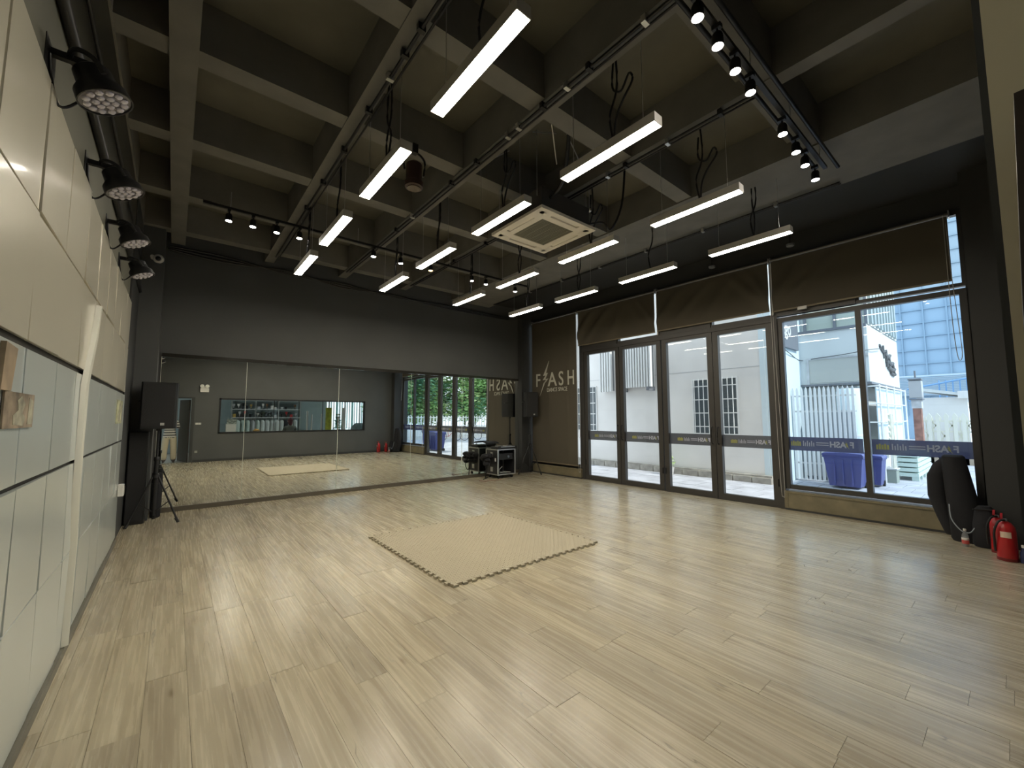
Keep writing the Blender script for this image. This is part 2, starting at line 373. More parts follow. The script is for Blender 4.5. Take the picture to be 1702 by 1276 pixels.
# pale cable cover running down the panels (bends below the top row)
cc = MB()
P = [(3.90,.06),(3.93,.7),(3.86,1.0),(3.86,1.72),(4.12,2.08),(4.24,2.33)]
Wd = [.05,.07,.10,.16,.13,.06]
vs = []
for (y, z), wdt in zip(P, Wd): vs += [(-.478,y,z),(-.452,y+.02,z),(-.446,y+wdt*.45,z),(-.462,y+wdt,z),(-.478,y+wdt+.02,z)]
fs = [(i*5+k, i*5+k+1, (i+1)*5+k+1, (i+1)*5+k) for i in range(5) for k in range(4)]+[(4,3,2,1,0),(25,26,27,28,29)]
cc.add(vs, fs)
obj('cable_cover', cc, mat('pale_cream_plastic', (.64,.63,.54), .35), wl, smooth=True, label='pale cream cable cover')
# pictures stuck to the panels
def picture(y0, y1, z0, z1, colr, label, name='photo_print'):
    t = thing(name, label, 'picture', (-.47,(y0+y1)/2,z0))
    obj('sheet', MB().box(-.476, -.470, y0, y1, z0, z1), mat('print_'+name+str(round(y0,1)), colr, .5, noise=(9,.7)), t)
    w_, h_ = y1-y0, z1-z0
    poly = [(.30,.10),(.62,.06),(.70,.30),(.58,.42),(.66,.70),(.52,.92),(.40,.78),(.44,.50),(.28,.36)]
    mb = MB().prism([(a*w_, b*h_) for a, b in poly], (-.470,y0,z0), (0,1,0), (0,0,1), (.0012,0,0)).prism([(.78*w_,.1*h_),(.96*w_,.1*h_),(.96*w_,.8*h_),(.80*w_,.9*h_)], (-.470,y0,z0), (0,1,0), (0,0,1), (.0012,0,0))
    obj('printed_motif', mb, mat('print_motif', (.36,.34,.25), .5, noise=(14,.5)), t)
    return t
picture(2.29, 2.70, 1.462, 1.60, (.26,.20,.14), 'brown landscape photo print stuck to the white wall panels near the camera')
picture(6.12, 6.70, 1.44, 1.70, (.42,.42,.26), 'olive floral print on the white wall panels near the mirror corner')
t = thing('wooden_plaque', 'small orange-brown wooden plaque above the photo print on the white panels', 'plaque', (-.47,2.25,1.6))
obj('board', MB().prism([(0,0),(.12,0),(.16,.16),(.02,.17)], (-.476,2.20,1.60), (0,1,0), (0,0,1), (.014,0,0)), mat('orange_wood', (.34,.25,.16), .5, noise=(9,.3)), t)
# white switch box at the end of the panels
t = thing('socket_box', 'small white socket box at the far end of the white wall panels', 'socket', (-.46,6.96,.58))
obj('box', MB().cbox(-.477, -.42, 6.88, 7.0, .56, .70, .008), WHITE, t); obj('face_plate', MB().box(-.42, -.414, 6.90, 6.98, .585, .675), STEEL, t)
# wall conduits and upper pipes
obj('upper_cladding', MB().box(-.503,-.495,-.02,8.2,3.43,4.40), mat('dark_olive_paint', (.060,.057,.043), .5, noise=(2,.15)), wl)
obj('pipe', MB().tube((-.478,-.02,3.39),(-.478,8.2,3.39),.026,12), BLACKM, wl, smooth=True)
obj('pipe', MB().tube((-.475,-.02,3.80),(-.475,8.2,3.80),.012,10), BLACKM, wl, smooth=True)

# ------------------------------------------------------------------ ceiling: slab, coffer beams
ce = struct('ceiling', MB().box(-.65, 8.0, -.22, BY+.2, TOP, TOP+.15), CEIL)
SOF = 4.40
for x0, x1, d in ((-.165,.02,0),(1.18,1.33,.01),(2.50,2.66,0),(3.85,4.0,.01),(5.20,6.35,.0)):
    obj('beam', MB().box(x0, x1, -.02, BY+.012, SOF+d, TOP), BEAM, ce)
obj('recess_shade_box', MB().box(6.35, RX, -.02, BY+.012, SOF+.12, TOP), COLM, ce)  # dark box put in for the shade of the unlit recess by the windows
obj('beam', MB().box(-.503, -.48, -.02, 8.2, SOF+.005, TOP), BEAM, ce)
for y0, y1 in ((1.15,1.35),(2.57,2.77),(3.95,4.15),(5.31,5.51),(6.74,6.94),(8.1,8.3)):
    for xa, xb in ((-.48,-.165),(.02,1.18),(1.33,2.50),(2.66,3.85),(4.0,5.20)):
        obj('beam', MB().box(xa, xb, y0, y1, SOF+.02, TOP), BEAM, ce)
        # chamfered shoulder on the far side of each cross beam
        obj('beam_ledge', MB().box(xa, xb, y1, y1+.10, SOF+.16, TOP), BEAM, ce)
# conduits with junction boxes under the long beams
def conduit(x, y0, y1, boxes, z=4.36, label=None):
    t = thing('conduit', label, 'conduit', (x,(y0+y1)/2,z))
    obj('pipe', MB().tube((x,y0,z),(x,y1,z),.014,8), BLACKM, t, smooth=True)
    obj('pipe', MB().tube((x+.06,y0,z+.01),(x+.06,y1,z+.01),.010,8), BLACKM, t, smooth=True)
    for y in boxes:
        obj('clip', MB().box(x-.03, x+.03, y-.018, y+.018, z-.022, z+.034), STEEL if int(y*10)%2 else BLACKM, t)
    return t
conduit(2.51, .2, 8.2, (1.53,2.05,2.3,2.6,2.95,3.12,3.68,4.23,5.3,5.86), label='black clipped conduit beneath the beam directly over the second lamp row from the left')
conduit(3.87, 1.3, 8.2, (1.6,2.14,2.66,2.91,4.3,5.4,6.4), label='black clipped conduit under the beam just left of the third lamp row')
conduit(1.28, .9, 8.2, (2.61,2.89,3.18,3.67,4.4,5.2,6.0), label='black clipped conduit under the beam just left of the leftmost lamp row')
conduit(6.2, 1.2, 8.3, (1.9,2.9,3.9,4.9,5.9,6.9), label='black clipped conduit under the wide beam beside the window blinds')
# pipes at the top of the mirror wall
t = thing('cable_bundle', 'black cable bundle along the top of the mirror wall', 'cable', (3.5,8.5,4.1))
for k in range(3):
    obj('cable', MB().path([(-.2,8.69-.01*k,4.33-.03*k),(.6,8.69,4.33-.05*k),(1.6,8.69,4.24+.03*k),(2.6,8.69,4.26-.04*k),(3.6,8.69,4.19+.02*k),(5.0,8.69,4.22-.03*k),(7.0,8.69,4.2-.02*k)], .014, 6, 6), BLACKM, t, smooth=True)

# ------------------------------------------------------------------ window wall: frames, doors, glass
def frame_bar(mb, y0, y1, z0, z1, d=.045, x=RX+.02): mb.box(x-d, x+d, y0, y1, z0, z1)
def pane(parent, y0, y1, z0, z1, g=GLASS, x=RX+.02): return obj('pane', MB().box(x-.004, x+.004, y0, y1, z0, z1), g, parent)
BOLT = [(.62,1.0),(.20,.54),(.44,.56),(.14,.24),(.30,.26),(-.02,-.22),(.66,.34),(.48,.33),(.78,.66),(.50,.63)]
def band(parent, y0, y1, film, big, ystart):
    """film strip on the glass; its lettering faces the street, so it reads mirrored from the room"""
    xg = RX+.027
    obj('film_strip', MB().box(xg, xg+.0015, y0, y1, .952, 1.168), film, parent)
    h = .085 if big else .068; s = h/.7
    # reading direction seen from the street (+X side) is towards +Y
    e1, e2 = (0,1,0), (0,0,1); x = xg-.0035
    y = ystart; z = 1.025
    def put(s_, yy, size, m_, sx=.9): text('lettering', s_, size, m_, parent, (x, yy, z), e1, e2, .001, sx, .004)
    put('F', y, s, FILMT); wF = .55*s
    mb = MB().prism([(a*s*.55, b*s*.72) for a, b in BOLT], (x-.001, y+wF*.9, z+.003), e1, e2, (.001,0,0)); obj('bolt_mark', mb, FILMY, parent)
    put('ASH', y+wF*1.45, s, FILMT)
    yy = y+wF*1.45+s*1.75
    obj('small_print', MB().box(x-.001, x, yy, yy+h*1.9, z+h*.62, z+h*.78).box(x-.001, x, yy, yy+h*1.9, z+h*.22, z+h*.38), FILMT, parent)
    mb = MB()
    for k in range(6): mb.box(x-.001, x, yy+h*2.2+k*h*.32, yy+h*2.2+k*h*.32+h*.15, z, z+h*(1 if k % 2 else .7))
    obj('small_print', mb, FILMT, parent)
    mb = MB()
    for k in range(5): mb.box(x-.001, x, yy+h*4.3+k*h*.34, yy+h*4.3+k*h*.34+h*.26, z, z+h*(.95 if k % 2 else .8))
    obj('small_print', mb, FILMY, parent)
def framed(name, y0, y1, z0, z1, fw, label=None, gl=GLASS, mull=(), rails=()):
    t = struct(name, None, None, (RX+.02,(y0+y1)/2,z0))
    mb = MB(); frame_bar(mb, y0, y0+fw, z0, z1); frame_bar(mb, y1-fw, y1, z0, z1)
    frame_bar(mb, y0+fw, y1-fw, z0, z0+fw); frame_bar(mb, y0+fw, y1-fw, z1-fw, z1)
    # raised inner bead
    mb.box(RX-.03, RX-.024, y0+.008, y0+fw-.012, z0, z1); mb.box(RX-.03, RX-.024, y1-fw+.012, y1-.008, z0, z1)
    obj('frame', mb, FRAME, t)
    edges = [y0+fw]+[q for c in mull for q in (c-fw/2, c+fw/2)]+[y1-fw]
    for c in mull: mb2 = MB(); frame_bar(mb2, c-fw/2, c+fw/2, z0+fw, z1-fw, .05); obj('mullion', mb2, FRAME, t)
    for i in range(0, len(edges), 2): pane(t, edges[i]-.005, edges[i+1]+.005, z0+fw-.005, z1-fw+.005, gl)
    return t
lv = [(5.67,6.70),(4.625,5.66),(3.565,4.60),(2.545,3.555)]
for i, (y0, y1) in enumerate(lv):
    d = struct('door_%d' % (i+1), None, None, (RX+.02,(y0+y1)/2,0))
    mb = MB(); sw = .10
    frame_bar(mb, y0, y0+sw, .012, 3.09); frame_bar(mb, y1-sw, y1, .012, 3.09)
    frame_bar(mb, y0+sw, y1-sw, .012, .11); frame_bar(mb, y0+sw, y1-sw, 3.02, 3.09)
    obj('frame', mb, FRAME, d)
    pane(d, y0+sw-.005, y1-sw+.005, .105, 3.025)
    band(d, y0+sw, y1-sw, FILM, False, y0+sw+.02)
    hy = y1-.05 if i % 2 else y0+.05
    obj('handle', MB().path([(RX-.03,hy,1.0),(RX-.075,hy,1.02),(RX-.075,hy,1.28),(RX-.03,hy,1.3)], .009, 8, 4), BLACKM, d, smooth=True)
    obj('hinge', MB().tube((RX-.035, y0+.02 if i % 2 else y1-.02, .35),(RX-.035, y0+.02 if i % 2 else y1-.02,.47),.012,8), BLACKM, d)
struct('trim_1', MB().box(RX-.045, RX+.09, 2.46, 6.76, 3.09, 3.17).box(RX-.04, RX+.08, 6.70, 6.79, 0, 3.09).box(RX-.05, RX+.09, 2.46, 2.545, 0, 3.09).box(RX-.03,RX+.08,2.545,6.70,0,.012), FRAME)
w1 = framed('window_1', .31, 2.46, .33, 3.14, .07, gl=GLASSB, mull=(1.405,))
band(w1, .38, 1.36, FILMB, True, .50); band(w1, 1.455, 2.39, FILMB, True, 1.56)
framed('window_2', 6.79, 8.56, .27, 4.17, .06)
for n, (a, b) in enumerate(((4.63,6.76),(2.50,4.63),(.30,2.50))):
    c = (a+b)/2
    framed('window_%d' % (n+3), a, b, 3.17, 4.17, .045, mull=(c,))
# opening transom sashes (cover the left half of each bay)
for n, (a, b) in enumerate(((5.70,6.72),(3.57,4.59),(1.42,2.46))):
    struct('trim_%d' % (n+2), MB().box(RX-.05, RX+.05, a, b, 3.17, 3.29), FRAME)
# boards under the fixed windows
for (a, b, zt, ex) in ((.36,2.475,.30,''),(6.80,8.54,.235,'')):
    mb = MB().box(7.735, RX+.03, a, b, .03, zt-.03)
    s = obj('sill_board', mb, SILL, wr)
    obj('sill_board', MB().box(7.722, RX+.03, a, b, zt-.03, zt), SILL, wr)
    obj('sill_board', MB().box(7.728, 7.735, b-.05 if a < 1 else a, b if a < 1 else a+.05, .03, zt-.03), SILL, wr)
    obj('toe_strip', MB().box(7.742, RX+.03, a, b, 0, .03), COLM, wr)

# ------------------------------------------------------------------ roller blinds
def blind(y0, y1, zb, label, folds, name='roller_blind'):
    t = thing(name, label, 'blind', (7.70,(y0+y1)/2,zb))
    ny = 60; nz = 26; zt = 4.10; vs = []
    for j in range(nz+1):
        for i in range(ny+1):
            u = i/ny; v = j/nz; y = y0+(y1-y0)*u; z = zb+.02+(zt-zb-.02)*v
            x = 7.695
            for (cu, am, wd, sl) in folds:
                d_ = (u-cu-sl*(v-.5)); x -= 1.7*am*math.exp(-(d_/wd)**2)*math.sin(math.pi*min(1, v*1.05))**.7
            vs.append((x, y, z))
    fs = [(j*(ny+1)+i, j*(ny+1)+i+1, (j+1)*(ny+1)+i+1, (j+1)*(ny+1)+i) for j in range(nz) for i in range(ny)]
    b = len(vs); vs += [(p[0]+.003, p[1], p[2]) for p in vs]
    fs += [tuple(b+k for k in reversed(f)) for f in fs]
    obj('fabric', MB().add(vs, fs), BLIND, t, smooth=True)
    obj('roller_tube', MB().tube((7.70,y0-.01,4.125),(7.70,y1+.01,4.125),.022,12), mat('grey_tube', (.16,.15,.14), .4, metal=.5), t, smooth=True)
    obj('bottom_bar', MB().box(7.685, 7.705, y0, y1, zb, zb+.024), mat('bronze_bar', (.20,.16,.10), .5), t)
    for yy in (y0-.015, y1+.012): obj('bracket', MB().box(7.68, 7.80, yy-.006, yy+.006, 4.08, 4.17), STEEL, t)
    return t
BF = [(.25,.02,.04,.10),(.55,.015,.05,-.12),(.80,.018,.035,.18)]
b1 = blind(6.86, 8.50, .30, 'long brown roller blind with the lettering, lowered beside the corner', [(.2,.006,.03,.0),(.6,.008,.05,.05)])
b2 = blind(4.68, 6.80, 3.245, 'raised brown roller blind above the two doors nearest the mirror corner', [(.93,.03,.05,-.3),(.72,.022,.05,-.38),(.45,.02,.06,-.2),(.2,.014,.05,.2),(.08,.02,.03,.25)])
b3 = blind(2.535, 4.62, 3.255, 'raised brown roller blind with star-like creases above the two right-hand doors', [(.90,.034,.05,-.32),(.66,.024,.05,-.42),(.4,.02,.06,-.28),(.15,.022,.05,.35),(.06,.02,.03,.2)])
b4 = blind(.42, 2.48, 3.235, 'raised brown roller blind above the large fixed window with the blue bin', [(.92,.026,.05,-.3),(.75,.02,.05,-.4),(.35,.008,.06,-.2)])
obj('pull_tab', MB().cbox(7.66, 7.685, 2.0, 2.13, 3.20, 3.25, .008), WHITE, b4, label='white pull tab')
for b, yy, zb in ((b1,6.83,.18),(b2,6.815,1.0),(b3,4.645,3.3),(b3,2.512,.22),(b4,.455,2.2)):
    if yy == 4.645: continue
    ch = [(7.68,yy,4.12),(7.675,yy,zb+(4.1-zb)*.6),(7.67,yy-.005,zb+(4.1-zb)*.25),(7.665,yy-.02,zb+.1),(7.665,yy-.04,zb),(7.67,yy-.065,zb+.1),(7.69,yy-.05,zb+(4.1-zb)*.3),(7.69,yy-.03,zb+(4.1-zb)*.6),(7.70,yy-.015,4.12)]
    obj('bead_chain', MB().path(ch, .004, 6, 5), mat('chain_grey', (.42,.40,.36), .4), b, smooth=True)
# white side gaps are the bright transom seen between blinds; white strips stand in for that daylight in two
for yy in (4.652, 2.507): obj('bright_gap_strip', MB().box(7.74, 7.762, yy-.012, yy+.012, 3.2, 4.1), WHITE, b3)
# lettering on the long blind
e1, e2 = (0,-1,0), (0,0,1)
LXx = 7.672
sg = .345/.70
text('lettering', 'F', sg, LETTER, b1, (LXx, 8.34, 2.325), e1, e2, .008, .85, .004)
obj('bolt_mark', MB().prism([(.42,1.0),(-.02,.46),(.17,.47),(-.06,.30),(.20,.31),(-.28,-.30),(.02,.20),(.16,.21),(.36,.35),(.14,.34),(.33,.56),(.20,.55)],
   (LXx-.004, 8.03, 2.27), (0,-.52,0), (0,0,.72), (.008,0,0)), LETTER, b1)
text('lettering', 'A', sg*1.05, LETTER, b1, (LXx, 7.86, 2.315), e1, e2, .008, .95, .004)
text('lettering', 'S', sg*1.05, LETTER, b1, (LXx, 7.47, 2.315), e1, e2, .008, .78, .004)
text('lettering', 'H', sg*1.05, LETTER, b1, (LXx, 7.17, 2.315), e1, e2, .008, .70, .004)
text('lettering', 'DANCE SPACE', .145, LETTER, b1, (LXx, 7.90, 2.165), e1, e2, .006, .78, .001)

# ------------------------------------------------------------------ mirror on the back wall
mr = thing('wall_mirror', 'full-width floor-standing wall mirror in five tall panes on the back wall', 'mirror', (3.5,BY,.07))
mx = [-.19, .985, 2.58, 4.17, 5.53, 7.35]
for i in range(5):
    tilt = [0,.0006,-.0004,.0005,-.0006][i]
    a, b = mx[i]+.003, mx[i+1]-.003
    mb = MB(); yb = BY+.006
    mb.add([(a,BY,.075),(b,BY+tilt*(b-a),.075),(b,BY+tilt*(b-a)-0.004,2.49),(a,BY-0.004,2.49),(a,yb,.075),(b,yb,.075),(b,yb,2.49),(a,yb,2.49)],
           [(0,1,2,3),(7,6,5,4),(0,4,5,1),(1,5,6,2),(2,6,7,3),(3,7,4,0)])
    obj('mirror_pane', mb, MIRROR, mr)
for xx in mx[:5]: obj('edge_strip', MB().box(xx-.003, xx+.003, BY-.005, BY+.004, .075, 2.49), EDGE, mr)
obj('top_rail', MB().box(-.19, 7.35, BY-.02, BY+.011, 2.49, 2.55), mat('dark_glossy_rail', (.03,.028,.024), .12, coat=.6), mr)

# ------------------------------------------------------------------ front wall (seen in the mirror): opening, window, signs
d5 = struct('door_5', None, None, (0,-.1,0))
obj('door_frame', MB().box(-.50,-.45,-.21,-.008,0,2.16).box(-.45,.47,-.21,-.008,2.12,2.16), COLM, d5)
obj('architrave', MB().box(.455,.54,-.0015,.0025,0,2.16), COLM, d5)
obj('door_frame', MB().box(.455,.54,-.21,-.0015,0,2.16), CREAM, d5, label='cream right-hand door jamb beside the camera')
mb = MB(); mb.prism([(-.2,0),(.0175,0),(-.0065,1.57),(-.0115,1.705),(-.2,1.72)], (.405,0,0), (0,1,0), (0,0,1), (.03,0,0))
obj('hinge_strip', mb, mat('dark_brown_strip', (.03,.02,.014), .4), d5)
def leafdoor():
    a = Vector((.44,-.16,0)); dr = Vector((-.28,-.96,0)).normalized(); nn = Vector((dr.y,-dr.x,0))
    mb = MB().prism([(0,.01),(.86,.01),(.86,2.08),(0,2.08)], a, dr, (0,0,1), nn*.04)
    o = obj('door_leaf', mb, mat('dark_door', (.035,.028,.022), .35), d5)
    obj('door_knob', MB().tube(a+dr*.78+Vector((0,0,1.0)), a+dr*.78+nn*-.05+Vector((0,0,1.0)), .02, 10), STEEL, d5)
leafdoor()
w6 = struct('window_6', None, None, (3.7,-.1,.93))
mb = MB(); x0, x1, z0, z1 = 1.21, 6.25, .93, 2.15
for q in ((x0,x0+.05,z0,z1),(x1-.05,x1,z0,z1),(x0,x1,z0,z0+.05),(x0,x1,z1-.05,z1)): mb.box(q[0],q[1],-.16,-.005,q[2],q[3])
obj('frame', mb, BLACKM, w6)
for xx in (2.9,4.6): obj('mullion', MB().box(xx-.008,xx+.008,-.10,-.06,z0+.05,z1-.05), BLACKM, w6)
for a, b in ((1.26,2.892),(2.908,4.592),(4.608,6.2)): obj('pane', MB().box(a,b,-.084,-.076,z0+.05,z1-.05), GLASS, w6)
t = thing('emergency_light', 'white twin-head emergency light on the dark front wall, seen in the mirror', 'emergency light', (.78,.02,2.36))
obj('body', MB().cbox(.66,.90,FY,.04,2.34,2.48,.01), WHITE, t)
for xx in (.71,.85): obj('lamp_head', MB().lathe((xx,.01,2.54), [(.02,-.02),(.055,0),(.06,.05),(.05,.055)], 14, (0,1,0)), mat('lamp_head_white', (.8,.8,.75), .3), t, smooth=True)
obj('bracket', MB().box(.70,.86,FY,.015,2.48,2.53), WHITE, t)
t = thing('wall_switch', 'grey double switch plate on the dark front wall, seen in the mirror', 'switch', (.66,0,1.24))
obj('plate', MB().cbox(.58,.74,FY,-.008,1.24,1.31,.004), STEEL, t); obj('rocker', MB().box(.60,.65,-.008,-.003,1.25,1.30).box(.67,.72,-.008,-.003,1.25,1.30), WHITE, t)
t = thing('wall_socket', 'small grey socket low on the dark front wall, seen in the mirror', 'socket', (.64,0,.30))
obj('plate', MB().cbox(.60,.68,FY,-.008,.30,.38,.004), STEEL, t)

# ------------------------------------------------------------------ hanging LED bars
def led(first=True):
    t = thing('linear_pendant_lamp', '', 'lamp', (0,0,3.679))
    L_ = .952
    mb = MB().box(-.048,.048,0,L_,.006,.07); mb.box(-.051,-.048,-.004,L_+.004,-.004,.072); mb.box(.048,.051,-.004,L_+.004,-.004,.072)
    h = obj('housing', mb, LAMPB, t, local='root')
    obj('diffuser', MB().box(-.0475,.0475,.002,L_-.002,-.004,.006), LEDM, t, local='root')
    for ya in (-.006, L_): obj('end_cap', MB().box(-.051,.051,ya,ya+.006,-.004,.072), LAMPB, t, local='root')
    for yy in (.12, L_-.12): obj('suspension_wire', MB().tube((0,yy,.075),(0,yy,1.16),.0022,5), STEEL, t, local='root')
    return t
# wires reach the slab; a power cord drops from the nearest conduit
lx = [1.365,2.688,4.152,5.557]; ly = [1.56,3.022,4.480,5.876]
rown = ['leftmost row', 'second row from the left', 'third row from the left', 'row nearest the windows']
pos = ['nearest the camera', 'second from the camera', 'second from the mirror wall', 'nearest the mirror wall']
L0 = led(); firstled = True
for i, x in enumerate(lx):
    for j, y in enumerate(ly):
        lb = 'hanging white linear lamp, %s in the %s' % (pos[j], rown[i])
        if firstled: L0.location = (x,y,3.679); L0['label'] = lb; L0['group'] = 'hanging linear lamps'; t = L0; ORG[t.name] = Vector((x,y,3.679)); firstled = False
        else: t = dup(L0, (x,y,3.679), lb, 'hanging linear lamps')
        xc = [1.28, 2.51, 3.87, 6.2][i] if False else x
        rnd = random.uniform(-.06,.06)
        top = 4.40
        if i in (1, 2) and j in (0, 1):
            pts = [(x+.02,y+.40,top+.05),(x+.02,y+.41,4.24),(x+.02,y+.33,4.16),(x+.02,y+.25,4.26),(x+.02,y+.22,4.18),(x+.02,y+.33,4.05),(x+.01,y+.38,3.92),(x,y+.39,3.755)]
        else:
            pts = [(x+.02,y+.40,top+.4),(x+.02,y+.42+rnd,4.25),(x+.01,y+.38-rnd,4.0),(x,y+.40,3.755)]
        obj('power_cord', MB().path(pts, .0095, 6, 5), BLACK, t, smooth=True)

# ------------------------------------------------------------------ track spots
def spot(m_):
    t = thing('track_spotlight', '', 'spotlight', (0,0,4.05))
    obj('adapter', MB().box(-.018,.018,-.03,.03,.13,.16), BLACK, t, local='root')
    obj('yoke', MB().tube((0,0,.08),(0,0,.135),.007,8), BLACK, t, local='root')
    obj('body', MB().lathe((0,0,0), [(.036,.004),(.038,0),(.038,.075),(.030,.095),(.012,.10)], 16), BLACKM, t, local='root', smooth=True)
    obj('lens', MB().lathe((0,0,0), [(.033,-.001),(.033,.005)], 16), m_, t, local='root')
    return t
def track(name, x0, x1, y, z, label, double=False):
    t = thing(name, label, 'track', ((x0+x1)/2,y,z))
    obj('rail', MB().box(x0,x1,y-.018,y+.018,z,z+.03), BLACKM, t)
    obj('feed_box', MB().box(x0-.09,x0,y-.022,y+.022,z-.003,z+.033), BLACK, t)
    n = 4
    for k in range(n):
        xx = x0+.2+(x1-x0-.4)*k/(n-1); obj('hanger_rod', MB().tube((xx,y,z+.03),(xx,y,SOF+.05),.005,6), STEEL, t)
    if double:
        obj('side_rail', MB().tube((x0,y-.09,z+.02),(x1+.1,y-.09,z+.02),.018,10), BLACKM, t, smooth=True)
        obj('side_rail', MB().tube((x0,y+.11,z+.10),(x1+.1,y+.11,z+.10),.018,10), BLACKM, t, smooth=True)
    return t
track('spotlight_track', 2.30, 5.42, 1.165, 4.21, 'black spotlight track on double rails at the camera end of the ceiling', True)
track('spotlight_track', .25, 5.6, 6.345, 4.21, 'black spotlight track across the far end of the ceiling')
sp0 = spot(SPOTM); sp1 = None
near = [2.484,2.793,3.105,3.412,4.16,4.556,4.872,5.26]; nth = ['first','second','third','fourth','fifth','sixth','seventh','eighth','ninth','tenth']
for k, x in enumerate(near):
    lb = 'lit spotlight on the near double-rail track, %s from the top of the photo' % nth[k]
    yy = 1.14+.012*k
    if k == 0: sp0.location = (x,yy,4.05); tag(sp0, lb, 'spotlight', 'near track spotlights')
    else: dup(sp0, (x,yy,4.05), lb, 'near track spotlights')
far = [.435,.704,.986,1.271,2.347,2.807,3.354,4.218,4.546,5.28]
for k, x in enumerate(far):
    lb = 'small lit black spotlight on the far ceiling track, %s from the left' % nth[k]
    if k == 6: tw = spot(SPOTW); tw.location = (x,6.33,4.05); tag(tw, 'small dim orange spotlight on the far ceiling track', 'spotlight', 'far track spotlights')
    else: dup(sp0, (x,6.34,4.05), lb, 'far track spotlights')

# ------------------------------------------------------------------ ceiling cassette air conditioner
ax0, ax1, ay0, ay1, az = 3.09, 4.03, 3.235, 4.185, 3.85
t = thing('ceiling_air_conditioner', 'square warm-white four-way cassette air conditioner hung among the lamps', 'air conditioner', ((ax0+ax1)/2,(ay0+ay1)/2,az))
acx, acy = (ax0+ax1)/2, (ay0+ay1)/2; AO = Vector((acx,acy,az))
mb = MB()
mb.box(ax0,ax1,ay0,ay0+.06,az,az+.035); mb.box(ax0,ax1,ay1-.06,ay1,az,az+.035)
mb.box(ax0,ax0+.06,ay0+.06,ay1-.06,az,az+.035); mb.box(ax1-.06,ax1,ay0+.06,ay1-.06,az,az+.035)
# inner ring between outlets and grille
g0 = .20
mb.box(ax0+.115,ax1-.115,ay0+.115,ay0+g0,az+.002,az+.03); mb.box(ax0+.115,ax1-.115,ay1-g0,ay1-.115,az+.002,az+.03)
mb.box(ax0+.115,ax0+g0,ay0+g0,ay1-g0,az+.002,az+.03); mb.box(ax1-g0,ax1-.115,ay0+g0,ay1-g0,az+.002,az+.03)
for sx in (0,1):
    for sy in (0,1):
        xa = ax0+.06 if sx == 0 else ax1-.24; ya = ay0+.06 if sy == 0 else ay1-.24
        mb.box(xa,xa+.18,ya if sy == 0 else ay1-.115,(ay0+.115) if sy == 0 else ay1-.06,az,az+.03)
        mb.box(xa if sx == 0 else ax1-.115,(ax0+.115) if sx == 0 else ax1-.06,ya,ya+.18,az,az+.03)
obj('face_panel', mb, ACW, t)
for (a,b,c,d) in ((ax0+.25,ax1-.25,ay0+.065,ay0+.11),(ax0+.25,ax1-.25,ay1-.11,ay1-.065),(ax0+.065,ax0+.11,ay0+.25,ay1-.25),(ax1-.11,ax1-.065,ay0+.25,ay1-.25)):
    h = b-a > d-c
    mid = ((a+b)/2, (c+d)/2)
    obj('louvre', MB().obox((mid[0],mid[1],az+.014),(b-a if h else d-c if False else b-a, d-c, .006), Matrix.Rotation(.25,3,'X' if h else 'Y')), ACW, t)
gr = obj('intake_grille', MB().box(ax0+g0,ax1-g0,ay0+g0,ay1-g0,az+.018,az+.03), mat('grey_grille', (.24,.23,.17), .6), t)
mb = MB(); n = 26
for k in range(n):
    yy = ay0+g0+.01+(ay1-ay0-2*g0-.02)*k/(n-1); mb.box(ax0+g0,ax1-g0,yy-.003,yy+.003,az+.004,az+.018)
for k in range(5):
    xx = ax0+g0+.05+(ax1-ax0-2*g0-.1)*k/4; mb.box(xx-.003,xx+.003,ay0+g0,ay1-g0,az+.008,az+.018)
obj('grille_bars', mb, mat('grille_slats', (.33,.32,.25), .55), t, kind='stuff')
obj('body', MB().box(ax0+.06,ax1-.06,ay0+.06,ay1-.06,az+.035,az+.30), mat('dark_galvanised_steel', (.07,.065,.06), .6), t)
for xx in (ax0+.04, ax1-.04):
    for yy in (ay0+.12, ay1-.12): obj('hanger_rod', MB().tube((xx,yy,az+.2),(xx,yy,TOP),.006,6), STEEL, t)
obj('refrigerant_pipe', MB().path([(ax0+.2,ay0+.07,az+.2),(ax0+.15,ay0-.2,az+.32),(ax0-.1,ay0-.5,4.6),(2.66,2.8,4.65)], .022, 8, 6), BLACKM, t, smooth=True)
obj('refrigerant_pipe', MB().path([(ax1-.02,ay0+.25,az+.15),(ax1+.25,ay0+.1,az+.22),(ax1+.38,ay0+.05,4.0),(ax1+.42,ay0-.1,4.3),(ax1+.44,ay0-.15,TOP)], .014, 8, 6), BLACK, t, smooth=True)
t = thing('ceiling_sensor', 'small silver ball sensor hanging beside the air conditioner corner', 'sensor', (4.12,3.3,4.1))
obj('stem', MB().tube((4.05,3.35,4.20),(4.05,3.35,TOP),.004,6), STEEL, t); obj('ball', MB().ball((4.05,3.35,4.17),.03,12), CHROME, t, smooth=True)
# support struts of the air conditioner, pale thin bars
t = thing('hanger_struts', 'thin steel stay bars above the ceiling air conditioner', 'brackets', (3.2,3.2,4.5))
for a, b in (((2.75,3.0,4.45),(3.25,3.15,4.75)),((2.9,2.9,4.7),(3.3,3.2,4.42)),((2.55,4.0,4.42),(3.0,3.7,4.72)),((3.1,2.85,4.5),(3.6,3.1,4.5))):
    obj('stay_bar', MB().tube(a,b,.007,6), STEEL, t)
